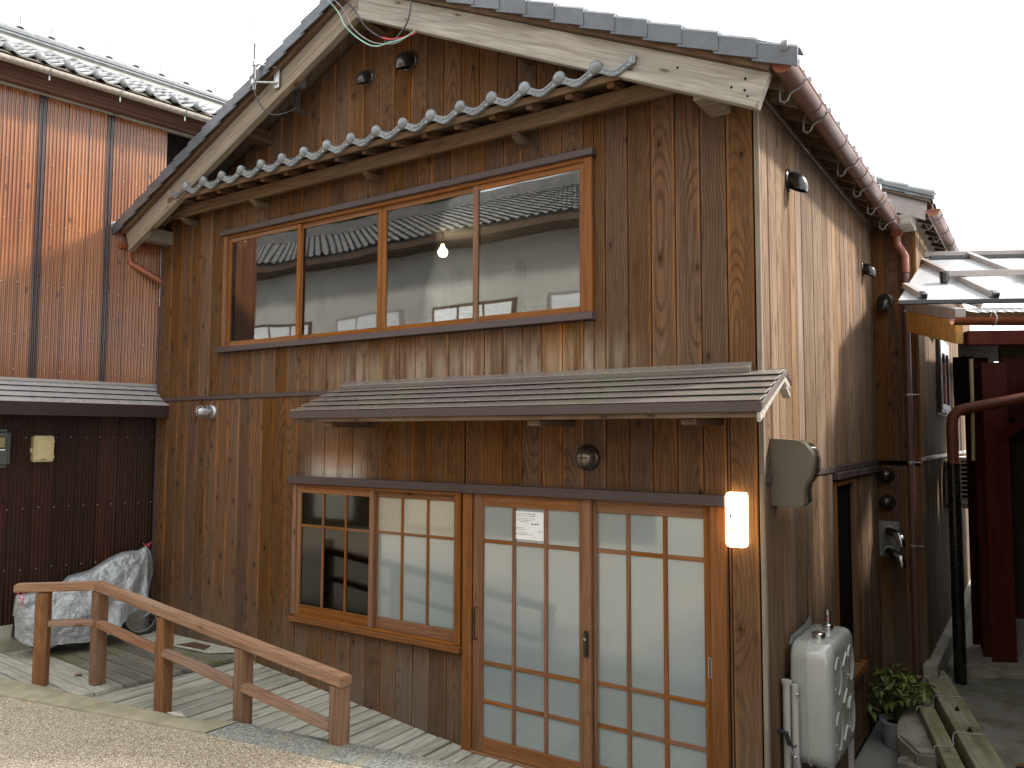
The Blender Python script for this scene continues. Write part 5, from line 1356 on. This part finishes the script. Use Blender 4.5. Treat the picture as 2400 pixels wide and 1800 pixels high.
# big broken concrete slab piece
g = MB(); pts = [(.225, 3.42), (.285, 2.62), (.32, 2.40), (.50, 2.08), (.64, 2.15), (.47, 2.95), (.34, 3.5)]
g.prism(pts, lambda a, b: (a, b, -.30), lambda a, b: (a+.01, b, -.13)); g.build('slab', 'concrete', rw, (.45, 2.8, -.2), bevel=.02, bseg=2)
for c_, s_ in (((.47, 2.15, -.33), (.12, .13, .12)), ((.58, 1.85, -.31), (.14, .13, .14)), ((.42, 2.45, -.36), (.10, .16, .08)), ((.64, 1.55, -.34), (.13, .12, .10)), ((.50, 1.75, -.38), (.08, .09, .06)), ((.72, 1.6, -.25), (.10, .1, .08)), ((.48, 2.9, -.36), (.13, .3, .08)), ((.78, 1.95, -.30), (.14, .2, .14)), ((.66, 2.5, -.33), (.14, .3, .12))): rock(c_, s_)
def timber(name, a, b, w_, h_, label, mat='mosswood', cat='timber'):
    a = Vector(a); b = Vector(b); Ln = (b-a).length; rot = (b-a).to_track_quat('Y', 'Z').to_matrix().to_4x4()
    g = MB().box(-w_/2, w_/2, 0, Ln, -h_, 0)
    return tag(g.build(name, mat, None, tuple(a), local=True, bevel=.006, rot=rot), label, cat)
tA = timber('squared_timber', (1.088, 1.30, .035), (.43, 3.90, .035), .195, .13, 'wider mossy squared timber on the yard edge, right of the narrower one')
tB = timber('squared_timber', (.893, 1.30, -.035), (.345, 3.47, -.035), .12, .10, 'narrower mossy squared timber lying lower beside the rough stones')
timber('timber_offcut', (.22, 3.62, -.035), (.37, 3.66, -.035), .06, .09, 'short timber offcut laid crosswise at the far end of the narrower timber')
def wire(nm, pts, label): return cable(nm, pts, .0035, 'wirew', label, 'wire')
wire('tie_wire', [(.62, 2.72, -.034), (.68, 2.72, -.02), (.76, 2.75, .04), (.83, 2.78, .045), (.92, 2.80, .03)], 'nearer loop of pale wire tying the two mossy timbers together') if False else None
def onA(y): return 1.0 - .56*(y-1.645)/2.205
def onB(y): return .79 - .44*(y-1.71)/1.74
for y_, lab in ((2.22, 'nearest loop of pale wire tying the two mossy timbers together'), (3.08, 'middle loop of pale wire tying the two mossy timbers together'), (3.62, 'farthest loop of pale wire around the wider mossy timber')):
    xa = onA(y_); xb = onB(min(y_-.12, 3.4))
    wire('tie_wire', [(xb-.062, y_-.22, -.06), (xb-.055, y_-.20, -.030), (xb+.02, y_-.17, -.030), (xb+.055, y_-.14, -.02), (xa-.118, y_-.05, .0), (xa-.098, y_-.03, .040), (xa, y_+.005, .039), (xa+.095, y_+.03, .038), (xa+.103, y_+.035, -.05)], lab)
for i, (xx, yy, zz) in enumerate(((onB(1.95), 1.95, -.034), (onA(2.75), 2.75, .036), (onA(2.28), 2.28, .036))):
    lab = ('hex bolt standing in the narrower mossy timber near the bottom edge', 'rusty bolt sunk in the middle of the wider mossy timber', 'rusty bolt sunk in the near part of the wider mossy timber')[i]
    tag(MB().lathe([(.024, 0), (.024, .003), (.013, .004), (.013, .018), (.007, .02), (.007, .032)], (xx, yy, zz), (0, 0, 1), 6).build('bolt', 'steel' if i == 0 else 'handle', None, (xx, yy, zz)), lab, 'bolt')
tag(MB().add([(1.12, 2.1, -.085), (1.17, 2.08, -.08), (1.19, 2.14, -.07), (1.14, 2.17, -.09)], [(0,1,2,3)]).build('fallen_leaf', 'leafbr', None, (1.15, 2.1, -.08)), 'dry brown leaf lying on the damp concrete right of the wider timber', 'leaf')
tag(MB().add([(-5.22, -1.20, .292), (-5.15, -1.22, .300), (-5.12, -1.18, .296), (-5.18, -1.16, .294)], [(0,1,2,3)]).build('fallen_leaf', 'leafbr', None, (-5.17, -1.2, .29)), 'red-brown leaf on the pale platform boards between the first two handrail posts', 'leaf')
tag(MB().add([(-3.52, -1.47, roadz(-3.5, -1.47)+.02), (-3.42, -1.43, roadz(-3.5, -1.47)+.035), (-3.33, -1.46, roadz(-3.5, -1.47)+.025), (-3.42, -1.48, roadz(-3.5, -1.47)+.018)], [(0,1,2,3)]).build('fallen_leaf', 'barge', None, (-3.4, -1.45, .38)), 'pale curled leaf lying on the mossy kerb in front of the third handrail post', 'leaf')

# ================================================================== right building (red steel shed)
P0 = Vector((.41, 2.47, 3.34)); e = Vector((.888, .461, 0)); bk = Vector((-.461, .888, 0)); sR = .42
SH = thing('red_steel_shed', (1.1, 4.9, -.1), 'open shed with dark red steel columns and milky sheet roof at the right edge', 'shed')
def rp(u, v, h=0): q = P0 + e*u + bk*v; return Vector((q.x, q.y, q.z + v*sR + h))
g = MB(); D = 1.767; u1 = .917
top = [rp(0, 0), rp(3.2, 0), rp(3.2, D), rp(u1, D)]
bot = [q - Vector((0, 0, .012)) for q in top]
g.add(bot+top, [(3,2,1,0),(4,5,6,7),(0,1,5,4),(1,2,6,5),(2,3,7,6),(3,0,4,7)]); g.build('roof_sheet', 'poly', SH, tuple(P0))
def rbeam(a, b, w_, h_, name, mat):
    a = Vector(a); b = Vector(b)
    return MB().beam(a, b, w_, h_).build(name, mat, SH, tuple(a), bevel=.003)
for u in (.22, .78, 1.34, 1.9):
    vm = min(D, u/.519)
    rbeam(rp(u, .05, .035), rp(u, vm, .035), .05, .045, 'batten', 'greymet')
    rbeam(rp(u, .02, .02), rp(u, .09, .03), .045, .07, 'batten_foot', 'black')
rbeam(rp(u1-.02, D, .035), rp(3.2, D, .035), .05, .055, 'ridge_bar', 'greymet')
rbeam(rp(u1+.02, D-.08, .02), rp(3.2, D-.08, .02), .03, .04, 'ridge_bar', 'black')
rbeam(rp(0, -.01, -.005), rp(3.2, -.01, -.005), .04, .035, 'eave_bar', 'black')
rbeam(rp(.60, .62, .085), rp(3.0, .62, .085), .045, .055, 'snow_bar', 'greymet')
MB().lathe([(.035, -.05), (.04, 0), (.035, .05)], tuple(rp(.62, .60, .06)), (0, 0, 1), 10).build('snow_bar_clamp', 'black', SH, tuple(rp(.62, .6)), smooth=True)
# corrugated eave strip below
g = MB()
g.grid(lambda u, v: tuple(P0 + e*(.50+2.3*u) + bk*(-.22*v) + Vector((0, 0, -.075 - .05*v + .010*math.cos(u*2*math.pi*36)))), 288, 1); g.build('corrugated_eave', 'poly', SH, tuple(P0), smooth=True)
# flashing and orange verge beam running back from the eave
A = Vector((.815, 2.524, 2.97)); bdir = Vector((-.461, .888, .23)); 
def vb_(z0, z1, o0, o1, L0, L1, name, mat, thick=.05):
    a = A + bdir*L0; b = A + bdir*L1; n_ = Vector((.888, .461, 0))*thick
    g = MB(); g.hexa([a+Vector((0,0,z0)), b+Vector((0,0,z0)), b+n_+Vector((0,0,z0)), a+n_+Vector((0,0,z0)), a+Vector((0,0,z1)), b+Vector((0,0,z1)), b+n_+Vector((0,0,z1)), a+n_+Vector((0,0,z1))])
    return g.build(name, mat, SH, tuple(a), bevel=.003)
vb_(0, .190, 0, 0, 0, 1.0, 'verge_beam', 'orange', .06)
vb_(.192, .285, 0, 0, -.01, 1.02, 'verge_flashing', 'greymet', .08)
G0 = Vector((.816, 2.273, 3.09)); G1 = G0 + e*1.6 + Vector((0, 0, -.03))
def halfpipe(a, b, r, name, mat):
    a = Vector(a); b = Vector(b); d = (b-a).normalized(); s_ = Vector((0, 0, 1)).cross(d).normalized(); P = []; n_ = 12
    g = MB()
    for q in (a, b):
        for i in range(n_+1): t_ = math.pi+math.pi*i/n_; P.append(q + s_*r*math.cos(t_) + Vector((0, 0, r*math.sin(t_))))
        for i in range(n_, -1, -1): t_ = math.pi+math.pi*i/n_; P.append(q + s_*(r-.004)*math.cos(t_) + Vector((0, 0, (r-.004)*math.sin(t_))))
    m_ = 2*(n_+1); fs = [tuple(range(m_-1, -1, -1)), tuple(range(m_, 2*m_))] + [(i, (i+1) % m_, m_+(i+1) % m_, m_+i) for i in range(m_)]
    g.add(P, fs); return g.build(name, mat, SH, tuple(a), smooth=True, angle=40)
hp = halfpipe(G0+Vector((0, 0, .055)), G1+Vector((0, 0, .055)), .055, 'gutter', 'gutterr')
g = MB(); c_ = G0 + e*.30 + Vector((0, 0, .055)); s_ = Vector((0, 0, 1)).cross(e).normalized()
g.tube([c_ + s_*.058*math.cos(math.pi+math.pi*i/10) + Vector((0, 0, .058*math.sin(math.pi+math.pi*i/10))) for i in range(11)], .007, 6); g.tube([c_+s_*-.058, c_+Vector((0, 0, .06)), c_+s_*.058], .003, 5)
g.build('gutter_hook', 'tankpipe', hp, tuple(c_), smooth=True)
rbeam(Vector((.87, 2.75, 3.235)), Vector((.87, 2.75, 3.235))+e*1.6, .06, .085, 'eave_plate', 'rafter')
rbeam(Vector((.875, 2.72, 3.03)), Vector((.875, 2.72, 3.03))+e*1.6, .09, .115, 'front_beam', 'red')
# columns
def hcol(px, py, w_, z0, z1, mat, name='column'):
    q = Vector((px, py, 0)); g = MB(); rz_ = math.atan2(e.y, e.x)
    g.box(-w_/2, w_/2, -.10, -.09, 0, z1-z0).box(-w_/2, w_/2, .09, .10, 0, z1-z0).box(-.006, .006, -.09, .09, 0, z1-z0)
    return g.build(name, mat, SH, (px, py, z0), local=True, rz=rz_)
hcol(.925, 4.95, .24, -.04, 3.0, 'red'); hcol(.77, 5.45, .17, -.04, 3.1, 'redd')
hcol(.70, 8.2, .2, -.04, 3.4, 'red')
g = MB(); a = Vector((.604, 4.24, 0)); 
g.prism_z([tuple((a+e*0)[:2]), tuple((a+e*2.5)[:2]), tuple((a+e*2.5+bk*1.0)[:2]), tuple((a+bk*1.0)[:2])], zg+.0, -.035); g.build('plinth', 'concrete', SH, (.9, 4.9, -.1), bevel=.008, bseg=2)
# wall panels and braces inside
q0 = Vector((1.02, 5.25, 0))
g = MB(); g.prism_z([tuple(q0[:2]), tuple((q0+e*3)[:2]), tuple((q0+e*3+bk*.05)[:2]), tuple((q0+bk*.05)[:2])], -.03, 3.3); g.build('wall_sheet', 'olive', SH, (1.2, 5.4, 0))
g = MB(); g.prism_z([tuple((q0-bk*.02)[:2]), tuple((q0+e*3-bk*.02)[:2]), tuple((q0+e*3-bk*.001)[:2]), tuple((q0-bk*.001)[:2])], -.03, .34); g.build('wall_base', 'concrete', SH, (1.2, 5.4, 0))
g = MB(); g.prism_z([tuple((q0-bk*.03)[:2]), tuple((q0+e*3-bk*.03)[:2]), tuple((q0+e*3-bk*.001)[:2]), tuple((q0-bk*.001)[:2])], .345, .42); g.build('wall_rail', 'red', SH, (1.2, 5.4, .4))
MB().beam((.86, 4.9, 2.35), (1.45, 5.0, 2.85), .05, .06).build('brace', 'redd', SH, (1, 5, 2.5)); MB().beam((.86, 4.86, 2.15), (1.45, 4.96, 2.55), .05, .10).build('brace', 'redd', SH, (1, 5, 2.3))
g = MB(); g.prism_z([tuple((q0-bk*.25-e*.10)[:2]), tuple((q0+e*3-bk*.25)[:2]), tuple((q0+e*3-bk*.23)[:2]), tuple((q0-bk*.23-e*.10)[:2])], 2.42, 3.05); g.build('fascia_panel', 'redd', SH, (1.2, 5.2, 2.7))
MB().tube([(.80, 4.34, 3.0), (.80, 4.34, 2.55), (.79, 4.36, 2.0)], .016, 8).build('conduit', 'beige', SH, (.8, 4.34, 2.5), smooth=True)
g = MB(); g.box(.62, .80, 4.6, 4.75, 2.45, 3.05); g.build('stair_soffit', 'gap', SH, (.7, 4.7, 2.7))
MB().box(.66, .68, 5.5, 9, 3.0, 3.15).build('side_beam', 'redd', SH, (.67, 6, 3.1))
# opaque sheet added behind the milky roof to keep light out of the alley
g = MB(); g.prism_z([tuple((P0+e*1.1+bk*1.5)[:2]), tuple((P0+e*3.2+bk*1.5)[:2]), tuple((P0+e*3.2+bk*4.2)[:2]), tuple((P0+e*2.25+bk*4.2)[:2])], 3.22, 3.26); g.build('shade_sheet', 'olive', SH, (1.5, 4, 3.25))
# pipe with elbow
pp = thing('rainwater_pipe', (.74, 4.1, -.05), 'dark red rainwater pipe crossing the shed front and bending down a black pipe', 'drainpipe')
hd = Vector((.888, .461, .19)); a = Vector((.62, 4.06, 2.475))
pts = [a + hd*2.6, a + hd*1.3, a + hd*.16, a + hd*.08 + Vector((0, 0, -.010)), a + hd*.035 + Vector((0, 0, -.055)), a + Vector((.02, .01, -.13)), a + Vector((.02, .01, -.55))]
MB().tube(pts, .052, 14).build('upper_pipe', 'pipebr', pp, tuple(a), smooth=True)
MB().tube([a+Vector((.02, .01, -.5)), a+Vector((.02, .01, -2.56))], .056, 14).build('lower_pipe', 'black', pp, tuple(a), smooth=True)

# ================================================================== across the street (seen mirrored in the glass)
OP = thing('opposite_house', (-5, -8, .3), 'white plastered house with dark tiled roof across the street, mirrored in the upper window', 'house')
YF = -7.2
MB().box(-24, 4.5, YF-5, YF+.01, -.4, 3.12).build('lower_wall', 'olive', OP, (-8, -8, 0))
MB().box(-24, 4.5, YF-5, YF, 3.12, 5.9).build('wall', 'plaster', OP, (-8, -8, 0))
g = MB()
ny_ = 20
def of(u, v):
    X = -25 + 30.5*u; k_ = v*ny_; c_ = int(k_); fr = k_-c_
    return (X, YF+.6-3.6*v, 6.0 + 1.75*v + .03*math.cos(X*2*math.pi/.20) - (.0))
for c_ in range(ny_):
    v0, v1 = c_/ny_, (c_+1)/ny_
    g.grid(lambda u, w_: (-25+30.5*u, YF+.6-3.6*(v0+(v1-v0)*w_), 6.0+1.75*(v0+(v1-v0)*w_) + .03*math.cos((-25+30.5*u)*2*math.pi/.20) + .03*(1-w_)), 500, 1)
g.build('roof', 'farroof', OP, (-8, -9, 6.5), smooth=True)
MB().box(-25, 5.5, YF-.05, YF+.55, 5.85, 5.98).build('eaves', 'tatami', OP, (-8, -7, 5.9))
MB().box(-25, 5.5, YF-6, YF-2.7, 6.0, 7.9).build('roof_back', 'farroof', OP, (-8, -11, 7))
for i in range(9):
    x0 = -22+i*2.7; wn = MB().box(x0, x0+2.0, YF+.002, YF+.05, 3.4, 4.75).build('window', 'tatami' if i % 2 else 'greymet', OP, (x0+1, YF, 4))
    for k in range(3): MB().box(x0+.06+k*.64, x0+.64+k*.64, YF+.052, YF+.056, 3.46, 4.69).build('curtain', 'white', wn, (x0+1, YF, 4))
MB().box(-24, 4.5, YF+.002, YF+.06, 3.12, 3.28).build('sill_band', 'tatami', OP, (-8, YF, 3.2))
for i in range(10):
    x0 = -22+i*2.6; MB().box(x0, x0+1.1, YF+.002, YF+.04, .5, 2.4).build('shutter', 'cream' if i % 3 else 'tatami', OP, (x0, YF, 1))
# wooded hill behind it
bm = bmesh.new()
tr = thing('hillside_tree', (-24, -22, 0), 'leafy green tree behind the opposite roof, mirrored in the left upper panes', 'tree')
MB().tube([(-24, -22, 0), (-24, -22, 8), (-23.5, -22, 11)], [.5, .35, .15], 8).build('trunk', 'tatami', tr, (-24, -22, 0))
g = MB(); random.seed(3)
for i in range(2600):
    th = random.uniform(0, 2*math.pi); ph = random.uniform(-1, 1); rr = random.uniform(.55, 1)
    c_ = Vector((-24 + 9*rr*math.cos(th)*math.sqrt(1-ph*ph), -22 + 4*rr*math.sin(th)*math.sqrt(1-ph*ph), 9 + 5*rr*ph))
    d_ = Vector((random.gauss(0, 1), random.gauss(0, 1), random.gauss(0, 1))).normalized()*random.uniform(.3, .6); e_ = d_.orthogonal().normalized()*.35
    g.add([c_-d_, c_+e_, c_+d_, c_-e_], [(0,1,2,3)])
g.build('crown', 'tree', tr, (-24, -22, 9))

# interior bulb
lp = thing('ceiling_bulb', (-3.45, 1.3, 4.05), 'lit warm bulb glowing inside the third upper pane', 'lamp')
MB().lathe([(.012, .06), (.02, .03), (.045, 0), (.05, -.03), (.035, -.06), (.002, -.07)], (-3.45, 1.3, 4.04), (0, 0, 1), 16).build('bulb', 'bulb', lp, (-3.45, 1.3, 4.04), smooth=True)
MB().tube([(-3.45, 1.3, 4.22), (-3.45, 1.3, 4.08)], .006, 6).build('flex', 'wireb', lp, (-3.45, 1.3, 4.1))

# unseen blocks added right of the alley to shade the lower side wall
AX = thing('alley_light_blocker', (3, 1.2, -.1), 'dark blocks added out of view right of the alley to shade the side wall', 'light blocker')
MB().box(1.58, 5.0, -.9, 2.4, -.41, 3.3).build('wall', 'olive', AX, (3, 1.2, 0))
MB().box(1.9, 4.0, 2.402, 9.5, -.41, 2.90).build('wall', 'olive', AX, (3, 5, 0))  # lower added block, also out of view
g = MB(); g.hexa([(1.55, -1.0, 3.3), (5.2, -1.0, 4.2), (5.2, 2.5, 4.2), (1.55, 2.5, 3.3), (1.55, -1.0, 3.37), (5.2, -1.0, 4.27), (5.2, 2.5, 4.27), (1.55, 2.5, 3.37)]); g.build('roof', 'tiledk', AX, (3, 1.2, 3))  # sloping top of the added block
